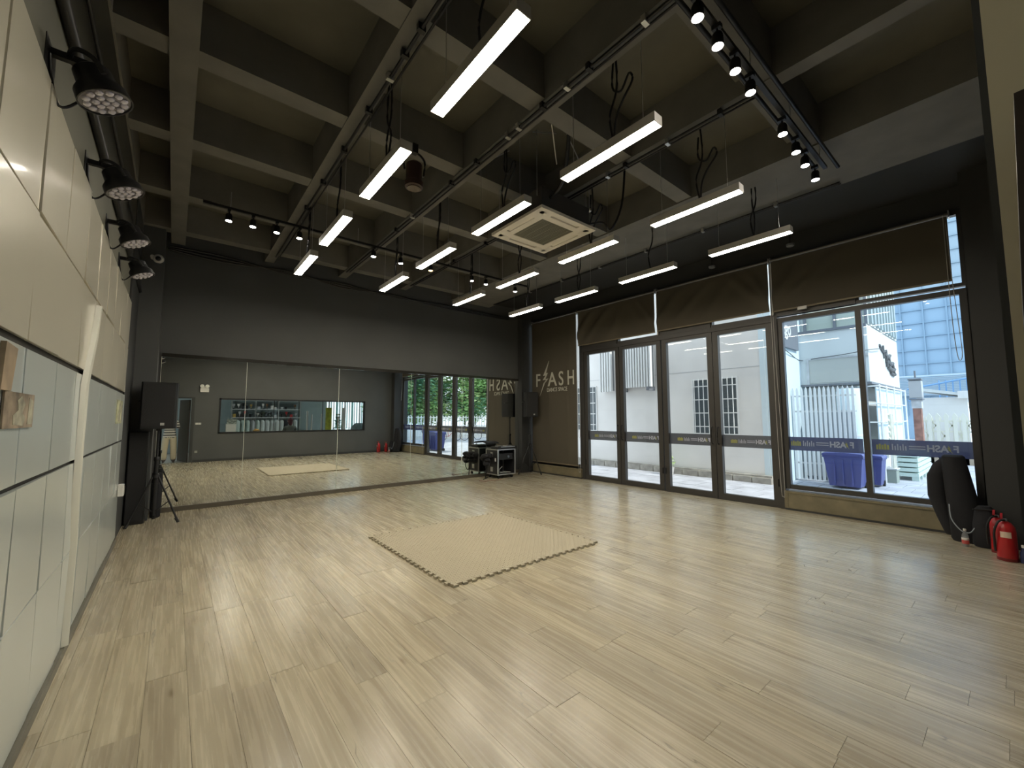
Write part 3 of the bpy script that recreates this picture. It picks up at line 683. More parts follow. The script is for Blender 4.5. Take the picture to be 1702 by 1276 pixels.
# moving head / projector-like stage light hanging beyond the beam
t = thing('hanging_stage_light', 'dark cylindrical stage light hanging between the two left lamp rows', 'stage light', (1.86,3.95,3.95))
obj('body', MB().lathe((1.88,3.95,3.95), [(.05,0),(.095,.01),(.10,.06),(.085,.07),(.085,.26),(.05,.29)], 18), mat('dark_red_brown_metal', (.05,.028,.022), .4), t, smooth=True)
obj('lens', MB().lathe((1.88,3.95,3.945), [(.07,0),(.07,.008)], 18), mat('smoked_lens', (.10,.07,.05), .15), t)
obj('yoke', MB().path([(1.77,3.95,4.12),(1.76,3.95,4.3),(1.88,3.95,4.36),(2.0,3.95,4.3),(1.99,3.95,4.12)], .012, 8, 4), BLACKM, t, smooth=True)
obj('clamp', MB().box(1.85,1.91,3.92,3.98,4.34,4.44), BLACKM, t)
# round wall speakers above the blinds
for k, (y, lb) in enumerate(((3.37,'small round grey detector above the blind joint left of the last lamp'),(2.13,'small round grey detector above the blind of the fixed window'))):
    t = thing('round_detector', lb, 'detector', (7.5,y,4.20))
    obj('body', MB().lathe((7.5,y,4.22), [(.03,-.02),(.055,-.01),(.06,.02),(.03,.03)], 16), GREYM, t, smooth=True)
    obj('stem', MB().tube((7.5,y,4.25),(7.5,y,TOP),.008,6), BLACKM, t)

# ------------------------------------------------------------------ stage lights on the left wall
def parcan():
    t = thing('stage_par_light', '', 'stage light', (0,0,2.95))
    ax = Vector((.42,-.05,-1)).normalized()
    c = Vector((.055,0,.02)); q = ax
    obj('body', MB().lathe(c-ax*.14, [(.045,-.02),(.07,0),(.075,.06),(.098,.09),(.103,.14),(.098,.14),(.095,.125)], 24, ax), BLACKM, t, local='root', smooth=True)
    lensm = obj('lens_plate', MB().lathe(c-ax*.012, [(.096,-.004),(.096,.004)], 24, ax), mat('grey_lens_plate', (.22,.21,.23), .35), t, local='root')
    mb = MB(); qq = ax.to_track_quat('Z','Y')
    for rr, n in ((0,1),(.035,6),(.07,12)):
        for k in range(n):
            a = 2*math.pi*k/n+rr*9; p = c+ax*-.002+qq@Vector((rr*math.cos(a), rr*math.sin(a), 0)); mb.lathe(p, [(.015,-.004),(.015,.003),(.009,.008)], 8, ax)
    obj('led_lenses', mb, mat('led_lens', (.55,.52,.58), .15), t, local='root')
    obj('yoke', MB().path([(.055,-.115,.09),(.02,-.12,.14),(-.04,-.09,.17),(-.07,0,.175),(-.04,.09,.17),(.02,.12,.14),(.055,.115,.09)], .011, 8, 4), BLACKM, t, local='root', smooth=True)
    obj('mounting_plate', MB().box(-.135,-.128,-.09,.09,.02,.20).box(-.13,.0,-.015,.015,.155,.185), BLACKM, t, local='root')
    obj('cable', MB().path([(.03,.02,.16),(-.04,.06,.02),(-.10,.05,-.04),(-.12,-.02,.05),(-.125,-.04,.14)], .006, 6, 5), BLACK, t, local='root', smooth=True)
    return t
pc = parcan()
for k, (y, lb) in enumerate(((2.63,'closest to the camera'),(3.65,'second from the camera'),(4.68,'third from the camera'),(5.70,'farthest from the camera'))):
    l = 'black LED stage light above the white wall panels, '+lb
    if k == 0: pc.location = (-.372,y,2.96); tag(pc, l, 'stage light', 'wall stage lights')
    else: dup(pc, (-.372,y,2.96), l, 'wall stage lights')
t = thing('security_camera', 'small white dome security camera on the black corner column', 'camera', (-.30,8.15,3.9))
obj('mount', MB().tube((-.36,8.2,3.93),(-.36,8.10,3.93),.025,10), WHITE, t, smooth=True)
obj('dome_ring', MB().lathe((-.29,8.08,3.90), [(.03,.05),(.06,.04),(.068,0),(.05,-.02)], 18, (.3,1,.1)), WHITE, t, smooth=True)
obj('lens', MB().ball((-.29,8.065,3.90),.036,12), BLACK, t, smooth=True)

# ------------------------------------------------------------------ loudspeakers on tripods
def speaker(cx, cy, z, yaw, label, w_=.36, d_=.36, h_=.66):
    t = thing('loudspeaker', label, 'loudspeaker', (cx,cy,z)); t.rotation_euler = (0,0,yaw)
    a, b, c, d, e = w_/2, d_/2, w_/2-.07, 0, h_
    poly = [(-a,-b+.03),(-a+.02,-b),(a-.02,-b),(a,-b+.03),(a,.04),(c,b),(-c,b),(-a,.04)]
    obj('cabinet', MB().prism(poly, (0,0,0), (1,0,0), (0,1,0), (0,0,h_)), BLACK, t, local='root')
    obj('front_grille', MB().box(-a+.022,a-.022,-b-.008,-b+.004,.03,h_-.03), GRILLE, t, local='root')
    obj('badge', MB().box(.03,.075,-b-.012,-b-.007,.05,.085), mat('badge_grey', (.5,.5,.48), .4), t, local='root')
    obj('handle', MB().path([(-a-.001,-.06,h_*.6),(-a-.03,-.05,h_*.6),(-a-.03,.03,h_*.6),(-a-.001,.04,h_*.6)], .012, 6, 3), BLACKM, t, local='root', smooth=True)
    obj('pole_socket', MB().lathe((0,0,-.03), [(.03,0),(.03,.03)], 12), BLACKM, t, local='root')
    return t
def tripod(cx, cy, top, label, a0, spread=.42, hub=.75, r=.019):
    t = thing('speaker_tripod', label, 'stand', (cx,cy,0))
    obj('pole', MB().tube((cx,cy,.12),(cx,cy,top),r*.85,12), BLACKM, t, smooth=True)
    obj('lower_tube', MB().tube((cx,cy,.16),(cx,cy,hub+.25),r*1.35,12), BLACKM, t, smooth=True)
    obj('collar', MB().lathe((cx,cy,hub), [(.03,-.03),(.042,-.02),(.042,.03),(.03,.04)], 14), BLACK, t, smooth=True)
    obj('collar', MB().lathe((cx,cy,hub+.25), [(.028,-.03),(.034,-.02),(.034,.02),(.028,.03)], 14), BLACK, t, smooth=True)
    for k in range(3):
        a = a0+k*2*math.pi/3; e = Vector((math.cos(a), math.sin(a), 0)); c0 = Vector((cx,cy,0))
        foot = c0+e*spread+Vector((0,0,.018))
        lg = obj('leg', MB().tube(c0+e*.035+Vector((0,0,hub)), foot, .012, 8), BLACKM, t, smooth=True)
        obj('rubber_foot', MB().tube(foot+e*-.03+Vector((0,0,.05)), foot+Vector((0,0,-.014))+e*.008, .019, 8), RUBBER, lg)
        m_ = (c0+e*.035+Vector((0,0,hub)))*.45+foot*.55
        obj('brace', MB().tube(c0+e*.02+Vector((0,0,.17)), m_, .007, 6), BLACKM, t)
    return t
speaker(-.155, 7.93, 1.345, math.radians(-4), 'black loudspeaker on a tripod beside the left end of the mirror', .40, .38, .665)
tripod(-.155, 7.93, 1.345, 'black tripod stand carrying the loudspeaker at the left end of the mirror', math.radians(-30), .32, .66)
speaker(7.40, 8.28, 1.50, math.radians(-20), 'black loudspeaker on a tripod in the dark far corner by the long blind', .36, .34, .66)
tripod(7.40, 8.28, 1.50, 'black tripod stand with the loudspeaker in the dark far corner', math.radians(-75), .34, .75)
# black cases leaning beside the left tripod
t = thing('subwoofer', 'tall black speaker column standing against the corner behind the left tripod', 'loudspeaker', (-.36,7.9,0))
obj('cabinet', MB().cbox(-.475,-.255,7.98,8.18,.0,1.30,.015), BLACK, t)
obj('front_grille', MB().box(-.46,-.27,7.972,7.982,.05,1.25), GRILLE, t)
t = thing('black_roll', 'upright black cloth roll standing beside the left end of the mirror', 'roll', (-.17,8.4,0))
obj('roll', MB().lathe((-.145,8.38,0), [(.05,0),(.062,.01),(.064,.4),(.06,.66),(.05,.67)], 16), CLOTHB, t, smooth=True)
obj('tie', MB().lathe((-.145,8.38,.5), [(.066,0),(.067,.02)], 16), BLACKM, t, smooth=True)

# ------------------------------------------------------------------ flight case with DJ gear
fx0, fx1, fy0, fy1, fz0, fz1 = 6.15, 6.70, 8.06, 8.55, .10, .70
t = thing('flight_case', 'black open-front flight case with aluminium edges on castors in the far corner', 'case', ((fx0+fx1)/2,(fy0+fy1)/2,0))
BK = mat('black_laminate', (.022,.022,.024), .4)
obj('body', MB().box(fx0,fx0+.012,fy0,fy1,fz0,fz1).box(fx1-.012,fx1,fy0,fy1,fz0,fz1).box(fx0,fx1,fy0,fy1,fz0,fz0+.012).box(fx0,fx1,fy0,fy1,fz1-.012,fz1).box(fx0,fx1,fy1-.012,fy1,fz0,fz1), BK, t)
for xx in (fx0,fx1):
    for yy in (fy0,fy1):
        sx = 1 if xx == fx0 else -1; sy = 1 if yy == fy0 else -1
        obj('edge_profile', MB().box(xx-.004*sx,xx+.022*sx,yy-.004*sy,yy+.022*sy,fz0,fz1), STEEL, t)
for zz in (fz0,fz1):
    for yy in (fy0,fy1): obj('edge_profile', MB().box(fx0,fx1,yy-.005,yy+.005 if yy == fy1 else yy+.014,zz-.011,zz+.011), STEEL, t)
    for xx in (fx0,fx1): obj('edge_profile', MB().box(xx-.006,xx+.006,fy0,fy1,zz-.011,zz+.011), STEEL, t)
for xx in (fx0+.07,fx1-.07):
    for yy in (fy0+.07,fy1-.07):
        cst = obj('castor', MB().tube((xx-.014,yy,.038),(xx+.014,yy,.038),.036,14), RUBBER, t, smooth=True)
        obj('castor_fork', MB().box(xx-.022,xx+.022,yy-.02,yy+.02,.07,.10), STEEL, cst)
for zz in (.22,.58):
    obj('butterfly_latch', MB().box(fx0-.010,fx0+.0,fy0+.20,fy0+.29,zz-.055,zz+.055).box(fx0-.016,fx0-.008,fy0+.235,fy0+.255,zz-.02,zz+.02), STEEL, t)
obj('label_plate', MB().box(fx0-.006,fx0,fy0+.07,fy0+.12,.42,.50), WHITE, t)
obj('rack_unit', MB().box(fx0+.03,fx1-.03,fy0+.05,fy0+.30,.45,.60), BLACK, t)
obj('rack_knob', MB().tube((fx0+.36,fy0+.05,.52),(fx0+.36,fy0+.03,.52),.028,14), mat('dim_blue_grey', (.12,.15,.18), .3), t, smooth=True)
t = thing('cable_coil', 'loose grey cables lying in the bottom of the flight case', 'cable', (6.4,8.2,.12))
obj('cable', MB().path([(6.22,8.12,.125),(6.3,8.16,.13),(6.42,8.12,.13),(6.52,8.17,.13),(6.6,8.13,.13),(6.5,8.22,.14),(6.34,8.2,.14),(6.28,8.18,.2),(6.36,8.16,.28)], .008, 6, 5), mat('grey_cable', (.4,.4,.38), .5), t, smooth=True)
t = thing('dj_controller', 'black DJ controller with silver edge lying on the flight case', 'mixer', (6.45,8.3,.712))
obj('body', MB().cbox(6.20,6.80,8.10,8.42,.712,.775,.012), BLACK, t)
for xx in (6.32,6.66): obj('jog_wheel', MB().lathe((xx,8.26,.775), [(.085,0),(.088,.012),(.07,.016)], 24), STEEL, t, smooth=True)
obj('silver_edge', MB().box(6.28,6.72,8.094,8.10,.758,.772), STEEL, t)
mb = MB()
for k in range(8): mb.tube((6.45+.03*(k%3),8.16+.05*(k//3),.775),(6.45+.03*(k%3),8.16+.05*(k//3),.79),.007,8)
obj('knobs', mb, WHITE, t)
t = thing('laptop_stand', 'dark folding stand with a closed device behind the DJ controller', 'stand', (6.2,8.5,.712))
obj('legs', MB().tube((6.12,8.48,.712),(6.12,8.50,.84),.008,8).tube((6.42,8.48,.712),(6.42,8.50,.84),.008,8), BLACKM, t)
obj('shelf', MB().obox((6.27,8.50,.85),(.36,.22,.012),Matrix.Rotation(.15,3,'X')), BLACKM, t)
obj('device', MB().obox((6.27,8.50,.868),(.33,.20,.02),Matrix.Rotation(.15,3,'X')), BLACK, t)
t = thing('black_garment_heap', 'heap of black cloth hanging off the left side of the flight case', 'cloth', (6.0,8.35,.4))
mb = MB()
random.seed(11)
for k in range(16):
    mb.ball((6.02+random.uniform(-.10,.10),8.34+random.uniform(-.13,.12),.46+random.uniform(-.10,.10)), random.uniform(.06,.10), 8, (1.2,1.1,.7))
obj('cloth', mb, CLOTHB, t, smooth=True)
obj('strap', MB().path([(6.02,8.2,.40),(5.96,8.22,.25),(5.99,8.3,.14),(6.0,8.36,.3)], .01, 6, 5), BLACK, t, smooth=True)
obj('stand_rod', MB().tube((5.98,8.34,.0),(6.04,8.36,.42),.012,8).tube((5.86,8.25,.006),(6.1,8.42,.006),.012,8), BLACKM, t)
t = thing('floor_cable', 'thin reddish cable lying on the floor in front of the flight case', 'cable', (6.0,8.0,0))
obj('cable', MB().path([(6.25,8.02,.006),(6.05,7.95,.006),(5.85,8.05,.006),(5.72,7.95,.006),(5.66,8.15,.006)], .005, 6, 5), mat('reddish_cable', (.22,.06,.05), .5), t, smooth=True)

# ------------------------------------------------------------------ puzzle foam mats (2 x 2)
random.seed(5)
def mat_tile(x0, y0, s, lab, sides, idx):
    t = thing('foam_puzzle_mat', lab, 'mat', (x0+s/2,y0+s/2,0), 'interlocking foam floor mats')
    n = 10; tt = s/(2*n); d = .029
    def edge(a, b, out, phase, on):
        """points from a to b with interlocking T-shaped teeth"""
        a, b = Vector(a), Vector(b); u = (b-a).normalized(); o = Vector(out); pts = []
        L_ = (b-a).length; st = L_/(2*n)
        for k in range(2*n):
            p0 = a+u*st*k; p1 = a+u*st*(k+1)
            h = d if (k+phase) % 2 == 0 else 0
            if not on: h = 0
            if h: pts += [p0+u*.010, p0-u*.002+o*h, p1+u*.002+o*h, p1-u*.010]
            else: pts += [p0+u*.006, p1-u*.006] if on else [p0]
        return pts
    x1, y1 = x0+s, y0+s
    pts = edge((x0,y0),(x1,y0),(0,-1),0,sides[0])+edge((x1,y0),(x1,y1),(1,0),0,sides[1])+edge((x1,y1),(x0,y1),(0,1),0,sides[2])+edge((x0,y1),(x0,y0),(-1,0),0,sides[3])
    obj('foam_sheet', MB().prism([(p[0],p[1]) for p in pts], (0,0,.001), (1,0,0), (0,1,0), (0,0,.021)), FOAM, t)
    # raised woven ribs of the surface
    mb = MB(); nr = 30
    for i in range(nr):
        for j in range(nr):
            cx_, cy_ = x0+s*(i+.5)/nr, y0+s*(j+.5)/nr; a_ = s/nr*.44; b_ = s/nr*.17
            if (i+j) % 2: a_, b_ = b_, a_
            v = [(cx_-a_,cy_-b_,.0221),(cx_+a_,cy_-b_,.0221),(cx_+a_,cy_+b_,.0221),(cx_-a_,cy_+b_,.0221),(cx_-a_*.8,cy_-b_*.5,.0245),(cx_+a_*.8,cy_-b_*.5,.0245),(cx_+a_*.8,cy_+b_*.5,.0245),(cx_-a_*.8,cy_+b_*.5,.0245)]
            mb.add(v, [(0,1,5,4),(1,2,6,5),(2,3,7,6),(3,0,4,7),(4,5,6,7)])
    obj('surface_ribs', mb, FOAMD, t, kind='stuff')
S2 = .985
for i in range(2):
    for j in range(2):
        lab = 'tan interlocking foam floor mat, %s' % [['nearest corner tile of the square','leftmost tile of the square'],['rightmost tile of the square','farthest tile of the square']][i][j]
        mat_tile(1.985+i*S2, 3.265+j*S2*.985, S2-.001, lab, (j == 0, i == 1, j == 1, i == 0), i*2+j)

# ------------------------------------------------------------------ right foreground: bag, bottle, extinguishers
t = thing('instrument_bag', 'tall black soft case leaning at the right end of the window sill', 'bag', (7.4,.5,0))
def loft(rings, n=18):
    mb = MB(); vs = []
    for (cx, cy, cz, rx, ry) in rings:
        for k in range(n):
            a = 2*math.pi*k/n; vs.append((cx+rx*math.cos(a), cy+ry*math.sin(a), cz))
    fs = [(i*n+k,i*n+(k+1)%n,(i+1)*n+(k+1)%n,(i+1)*n+k) for i in range(len(rings)-1) for k in range(n)]+[tuple(reversed(range(n))), tuple((len(rings)-1)*n+k for k in range(n))]
    return mb.add(vs, fs)
obj('body', loft([(7.42,.46,.0,.10,.13),(7.42,.46,.03,.12,.145),(7.43,.47,.3,.12,.145),(7.44,.50,.6,.105,.13),(7.45,.525,.85,.09,.115),(7.46,.535,1.0,.08,.10),(7.46,.535,1.02,.05,.08)]), CLOTHB, t, smooth=True)
obj('side_pocket', loft([(7.50,.60,.05,.07,.06),(7.50,.64,.25,.09,.085),(7.50,.70,.5,.09,.09),(7.50,.70,.75,.08,.085),(7.50,.65,.9,.06,.07),(7.50,.61,.96,.04,.05)]), CLOTHB, t, smooth=True)
obj('shoulder_strap', MB().path([(7.30,.59,.44),(7.27,.58,.28),(7.25,.52,.17),(7.24,.47,.14),(7.24,.42,.16),(7.26,.37,.28),(7.28,.36,.42)], .006, 6, 6), mat('grey_strap', (.32,.36,.40), .6), t, smooth=True)
t = thing('plush_bundle', 'low black folded case behind the tall soft case against the column', 'bag', (7.25,.33,0))
obj('body', loft([(7.29,.31,.0,.09,.10),(7.29,.31,.03,.10,.115),(7.30,.31,.25,.10,.105),(7.31,.31,.42,.075,.08),(7.31,.31,.46,.04,.05)]), CLOTHB, t, smooth=True)
obj('strap', MB().tube((7.22,.40,.42),(7.25,.22,.43),.008,6), BLACKM, t)
t = thing('water_bottle', 'small clear plastic bottle with a red and white label in front of the black bag', 'bottle', (7.13,.47,0))
obj('bottle', MB().lathe((7.13,.47,0), [(.026,0),(.030,.008),(.030,.11),(.024,.14),(.013,.165),(.012,.18)], 18), film_mat('bottle_plastic', (.55,.58,.60), .38), t, smooth=True)
obj('wrap_label', MB().lathe((7.13,.47,0), [(.0305,.035),(.0310,.036),(.0310,.075),(.0305,.076)], 18), mat('red_label', (.50,.08,.07), .4), t, smooth=True)
obj('wrap_label', MB().lathe((7.13,.47,0), [(.0305,.077),(.0312,.078),(.0312,.10),(.0305,.102)], 18), mat('white_label', (.75,.72,.68), .4), t, smooth=True)
obj('cap', MB().lathe((7.13,.47,0), [(.013,.178),(.014,.18),(.014,.20),(.012,.202)], 14), WHITE, t, smooth=True)
def extinguisher(x, y, label, h=.44, r=.068):
    t = thing('fire_extinguisher', label, 'fire extinguisher', (x,y,0))
    k = h/.46
    obj('cylinder', MB().lathe((x,y,0), [(r*.9,0),(r,.012),(r,.30*k),(r*.92,.345*k),(r*.6,.385*k),(r*.3,.40*k)], 24), RED, t, smooth=True)
    obj('base_ring', MB().lathe((x,y,0), [(r*1.02,0),(r*1.04,.004),(r*1.04,.03),(r*1.01,.032)], 24), mat('dark_red_ring', (.16,.01,.01), .4), t, smooth=True)
    obj('valve', MB().lathe((x,y,.39*k), [(.018,0),(.018,.03),(.012,.035)], 12), STEEL, t, smooth=True)
    obj('lever', MB().obox((x-.02,y+.02,.455*k),(.13,.018,.008),Matrix.Rotation(-.2,3,'Y')).obox((x-.02,y+.02,.43*k),(.11,.018,.008),Matrix.Rotation(.1,3,'Y')), RED, t)
    obj('hose', MB().path([(x-.02,y,.41*k),(x-.07,y+.04,.40*k),(x-.075,y+.075,.30*k),(x-.03,y+.082,.15*k),(x-.02,y+.08,.08)], .010, 8, 5), RUBBER, t, smooth=True)
    # paper label on the room-facing side
    mb = MB(); vs = []; fs = []
    n = 8
    for i in range(n+1):
        a = math.radians(150+60*i/n); vs += [(x+(r+.001)*math.cos(a), y+(r+.001)*math.sin(a), .24*k), (x+(r+.001)*math.cos(a), y+(r+.001)*math.sin(a), .30*k)]
    fs = [(2*i,2*i+2,2*i+3,2*i+1) for i in range(n)]
    vs2 = [(p[0]-.0006,p[1],p[2]) for p in vs]; b = len(vs); fs += [tuple(b+q for q in reversed(f)) for f in list(fs)]
    obj('paper_label', mb.add(vs+vs2, fs), mat('aged_paper', (.72,.55,.42), .6), t)
    return t
extinguisher(6.80, .155, 'large red fire extinguisher with a paper label at the right edge of the photo', .46, .075)
extinguisher(7.10, .215, 'red fire extinguisher half hidden behind the front one, next to the black column', .44, .062)
t = thing('clear_bottle', 'small bottle with a white lid beside the front extinguisher at the photo edge', 'bottle', (6.78,.03,0))
obj('bottle', MB().lathe((6.78,.045,0), [(.028,0),(.03,.01),(.03,.10),(.015,.14),(.014,.16)], 16), mat('dark_blue_plastic', (.03,.04,.10), .2), t, smooth=True)
obj('cap', MB().lathe((6.78,.045,.155), [(.016,0),(.016,.025)], 12), WHITE, t, smooth=True)
# debris on the floor
for k, (x, y, a, l) in enumerate(((4.99,1.455,.4,.05),(5.314,1.343,.1,.02),(5.178,1.129,.9,.035),(4.118,1.078,.5,.045),(4.17,1.15,.5,.02),(4.0,1.0,.3,.015))):
    t = thing('dry_stalk', 'tiny dark dry stalk on the floor, %s' % ['long one in the middle of the right-hand floor','short one just beyond the long stalk','curled one right of the long stalk','slender one closest to the camera','short one touching the slender near stalk','speck left of the near stalks'][k], 'debris', (x,y,0))
    obj('stalk', MB().path([(x-l*math.cos(a)*.5,y-l*math.sin(a)*.5,.003),(x,y,.006),(x+l*math.cos(a)*.5,y+l*math.sin(a)*.5,.003)], .002, 5, 3), mat('dry_brown', (.06,.045,.03), .8), t)
for k, (x, y) in enumerate(((6.62,6.55),(6.75,6.35))):
    t = thing('paper_scrap', 'tiny white paper scrap on the floor by the first glass door, %s' % ['larger one','smaller one'][k], 'debris', (x,y,0))
    obj('scrap', MB().prism([(0,0),(.05-.02*k,.01),(.045-.02*k,.04-.02*k),(.01,.03-.01*k)], (x,y,.002), (1,0,.05), (0,1,.1), (0,0,.002)), WHITE, t)
t = thing('floor_socket', 'brown floor socket cover by the foot of the mirror', 'socket', (1.06,8.58,0))
obj('plate', MB().cbox(1.0,1.09,8.52,8.60,.0,.006,.004), mat('brown_cover', (.16,.11,.08), .5), t)
obj('lid', MB().box(1.015,1.075,8.53,8.585,.006,.009), mat('brown_cover2', (.11,.08,.06), .5), t)
# ------------------------------------------------------------------ people
def figure(name, label, joints, edges, zones, mats, loc, head, face_dir, hair_m, hair_long=False):
    """one continuous skinned body; zones(point)->material index"""
    names = list(joints); me = bpy.data.meshes.new('body')
    me.from_pydata([joints[n][0] for n in names], [(names.index(a), names.index(b)) for a, b in edges], [])
    o = bpy.data.objects.new('body_tmp', me); COL.objects.link(o)
    md = o.modifiers.new('s', 'SKIN'); md.use_smooth_shade = True
    sv = me.skin_vertices[0].data
    for i, n in enumerate(names):
        r = joints[n][1]; sv[i].radius = r if isinstance(r, tuple) else (r, r); sv[i].use_root = (n == 'pelvis')
    sub = o.modifiers.new('u', 'SUBSURF'); sub.levels = 2; sub.render_levels = 2
    bpy.context.view_layer.update()
    e = bpy.data.meshes.new_from_object(o.evaluated_get(bpy.context.evaluated_depsgraph_get()))
    bpy.data.objects.remove(o)
    t = thing(name, label, 'person', loc)
    mb = MB(); mb.v = [v.co.copy() for v in e.vertices]
    for p in e.polygons:
        mb.f.append(list(p.vertices)); mb.mi.append(zones(Vector(p.center)))
    obj('body', mb, mats, t, smooth=True)
    h = Vector(head); f = Vector(face_dir).normalized(); s_ = Vector((-f.y, f.x, 0))
    hm = MB(); hm.ball(h+Vector((0,0,.03))-f*.02, .098, 14, (1.0,1.0,1.12))
    if hair_long: hm.ball(h-f*.05+Vector((0,0,-.07)), .085, 12, (1.0,.9,1.6))
    obj('hair', hm, hair_m, t, smooth=True)
    obj('nose', MB().ball(h+f*.105+Vector((0,0,-.02)), .014, 8, (1,1,1.5)), mats[0], t, smooth=True)
    ey = MB()
    for sg in (-1,1): ey.ball(h+f*.088+s_*.033*sg+Vector((0,0,.005)), .011, 8)
    obj('eyes', ey, BLACK, t, smooth=True)
    er = MB()
    for sg in (-1,1): er.ball(h+s_*.092*sg+Vector((0,0,-.01)), .022, 8, (.6,.9,1.4))
    obj('ears', er, mats[0], t, smooth=True)
    obj('mouth', MB().obox(h+f*.094+Vector((0,0,-.055)), (.035,.012,.006)), mat('lips', (.4,.15,.12), .5), t)
    return t
SKINM = mat('skin', (.55,.36,.26), .5)
def stripes():
    m = bpy.data.materials.new('black_white_striped_knit'); m.use_nodes = True; nt = m.node_tree; N = nt.nodes.new; L = nt.links
    g = N('ShaderNodeTexCoord'); s = N('ShaderNodeSeparateXYZ'); mu = N('ShaderNodeMath'); mu.operation = 'MULTIPLY'; mu.inputs[1].default_value = 12
    fr = N('ShaderNodeMath'); fr.operation = 'FRACT'; r = N('ShaderNodeValToRGB'); r.color_ramp.interpolation = 'CONSTANT'
    r.color_ramp.elements[0].color = (.68,.66,.60,1); r.color_ramp.elements[1].position = .62; r.color_ramp.elements[1].color = (.02,.02,.025,1)
    L.new(g.outputs['Object'], s.inputs[0]); L.new(s.outputs[2], mu.inputs[0]); L.new(mu.outputs[0], fr.inputs[0]); L.new(fr.outputs[0], r.inputs[0]); L.new(r.outputs[0], nt.nodes['Principled BSDF'].inputs['Base Color'])
    nt.nodes['Principled BSDF'].inputs['Roughness'].default_value = .85
    return m
def fingers(j, e, side, wrist, d, up):
    """palm and five fingers rooted at the wrist joint; d = pointing direction, up = thumb side"""
    w_ = Vector(wrist); d = Vector(d).normalized(); up = Vector(up).normalized(); cr = d.cross(up)
    palm = w_+d*.06; j[side+'palm'] = (tuple(palm), (.034,.016)); e.append((side+'wrist', side+'palm'))
    for k, (off, ln) in enumerate(((.027,.062),(.009,.072),(-.010,.068),(-.027,.052))):
        a = palm+d*.03+up*off; b = a+d*ln*.5+cr*.012; c = b+d*ln*.35+cr*.03
        for nm, p in (('a',a),('b',b),('c',c)): j['%sf%d%s' % (side,k,nm)] = (tuple(p), .0085)
        e += [(side+'palm','%sf%da' % (side,k)),('%sf%da' % (side,k),'%sf%db' % (side,k)),('%sf%db' % (side,k),'%sf%dc' % (side,k))]
    a = w_+d*.03+up*.03; b = a+d*.03+up*.025; c = b+d*.028+up*.004
    for nm, p in (('a',a),('b',b),('c',c)): j[side+'t'+nm] = (tuple(p), .0095)
    e += [(side+'palm',side+'ta'),(side+'ta',side+'tb'),(side+'tb',side+'tc')]
ox, oy = -.06, -.42
J = {'pelvis':((ox,oy,.92),(.155,.115)),'waist':((ox,oy,1.06),(.14,.105)),'chest':((ox,oy+.01,1.24),(.165,.12)),'neckb':((ox,oy,1.40),(.075,.065)),'neck':((ox,oy+.01,1.46),.05),
 'head':((ox,oy+.02,1.57),(.078,.09)),'crown':((ox,oy+.02,1.66),(.07,.08))}
E_ = [('pelvis','waist'),('waist','chest'),('chest','neckb'),('neckb','neck'),('neck','head'),('head','crown')]
for sg, s in ((-1,'l'),(1,'r')):
    J[s+'hip'] = ((ox+.09*sg,oy,.86),(.105,.11)); J[s+'knee'] = ((ox+.115*sg,oy+.02,.48),(.092,.092)); J[s+'ank'] = ((ox+.125*sg,oy-.01,.12),(.088,.088)); J[s+'heel'] = ((ox+.125*sg,oy-.01,.05),(.04,.045)); J[s+'toe'] = ((ox+.135*sg,oy+.13,.035),(.042,.03))
    J[s+'sh'] = ((ox+.165*sg,oy,1.36),.062); J[s+'elb'] = ((ox+.22*sg,oy+.10,1.13),.046); J[s+'wrist'] = ((ox+.12*sg,oy+.27,1.36),.027)
    E_ += [('pelvis',s+'hip'),(s+'hip',s+'knee'),(s+'knee',s+'ank'),(s+'ank',s+'heel'),(s+'heel',s+'toe'),('chest',s+'sh'),(s+'sh',s+'elb'),(s+'elb',s+'wrist')]
    fingers(J, E_, s, J[s+'wrist'][0], (-.25*sg,.35,.9), (0,-1,.3))
def z1_(p):
    if p.z < .10: return 3
    if p.z < .82 and p.y < oy+.2: return 2
    if p.z > 1.425 or p.y > oy+.235: return 0
    return 1
figure('person', 'person in striped top and wide cream trousers with raised hands, reflected in the mirror', J, E_, z1_, [SKINM, stripes(), mat('cream_trousers', (.62,.55,.40), .85), mat('dark_shoes', (.06,.05,.05), .5)], (ox,oy,0), J['head'][0], (0,1,0), mat('dark_hair', (.02,.015,.012), .6), True)
# seated person in the shop behind the inner window
qx, qy = 3.80, -1.75
J = {'pelvis':((qx,qy,.52),(.17,.13)),'waist':((qx,qy,.70),(.15,.11)),'chest':((qx,qy-.03,.95),(.19,.13)),'neckb':((qx,qy-.04,1.14),(.085,.07)),'neck':((qx,qy-.04,1.21),.05),'head':((qx,qy-.05,1.33),(.08,.09)),'crown':((qx,qy-.05,1.42),(.07,.08))}
E_ = [('pelvis','waist'),('waist','chest'),('chest','neckb'),('neckb','neck'),('neck','head'),('head','crown')]
for sg, s in ((-1,'l'),(1,'r')):
    J[s+'hip'] = ((qx+.10*sg,qy-.05,.50),.095); J[s+'knee'] = ((qx+.12*sg,qy-.45,.48),.07); J[s+'ank'] = ((qx+.12*sg,qy-.42,.10),.045); J[s+'toe'] = ((qx+.12*sg,qy-.56,.04),(.04,.028))
    J[s+'sh'] = ((qx+.19*sg,qy-.03,1.09),.066); J[s+'elb'] = ((qx+.25*sg,qy-.14,.84),.048); J[s+'wrist'] = ((qx+.15*sg,qy-.38,.80),.028)
    E_ += [('pelvis',s+'hip'),(s+'hip',s+'knee'),(s+'knee',s+'ank'),(s+'ank',s+'toe'),('chest',s+'sh'),(s+'sh',s+'elb'),(s+'elb',s+'wrist')]
    fingers(J, E_, s, J[s+'wrist'][0], (0,-1,-.1), (-sg,0,.2))
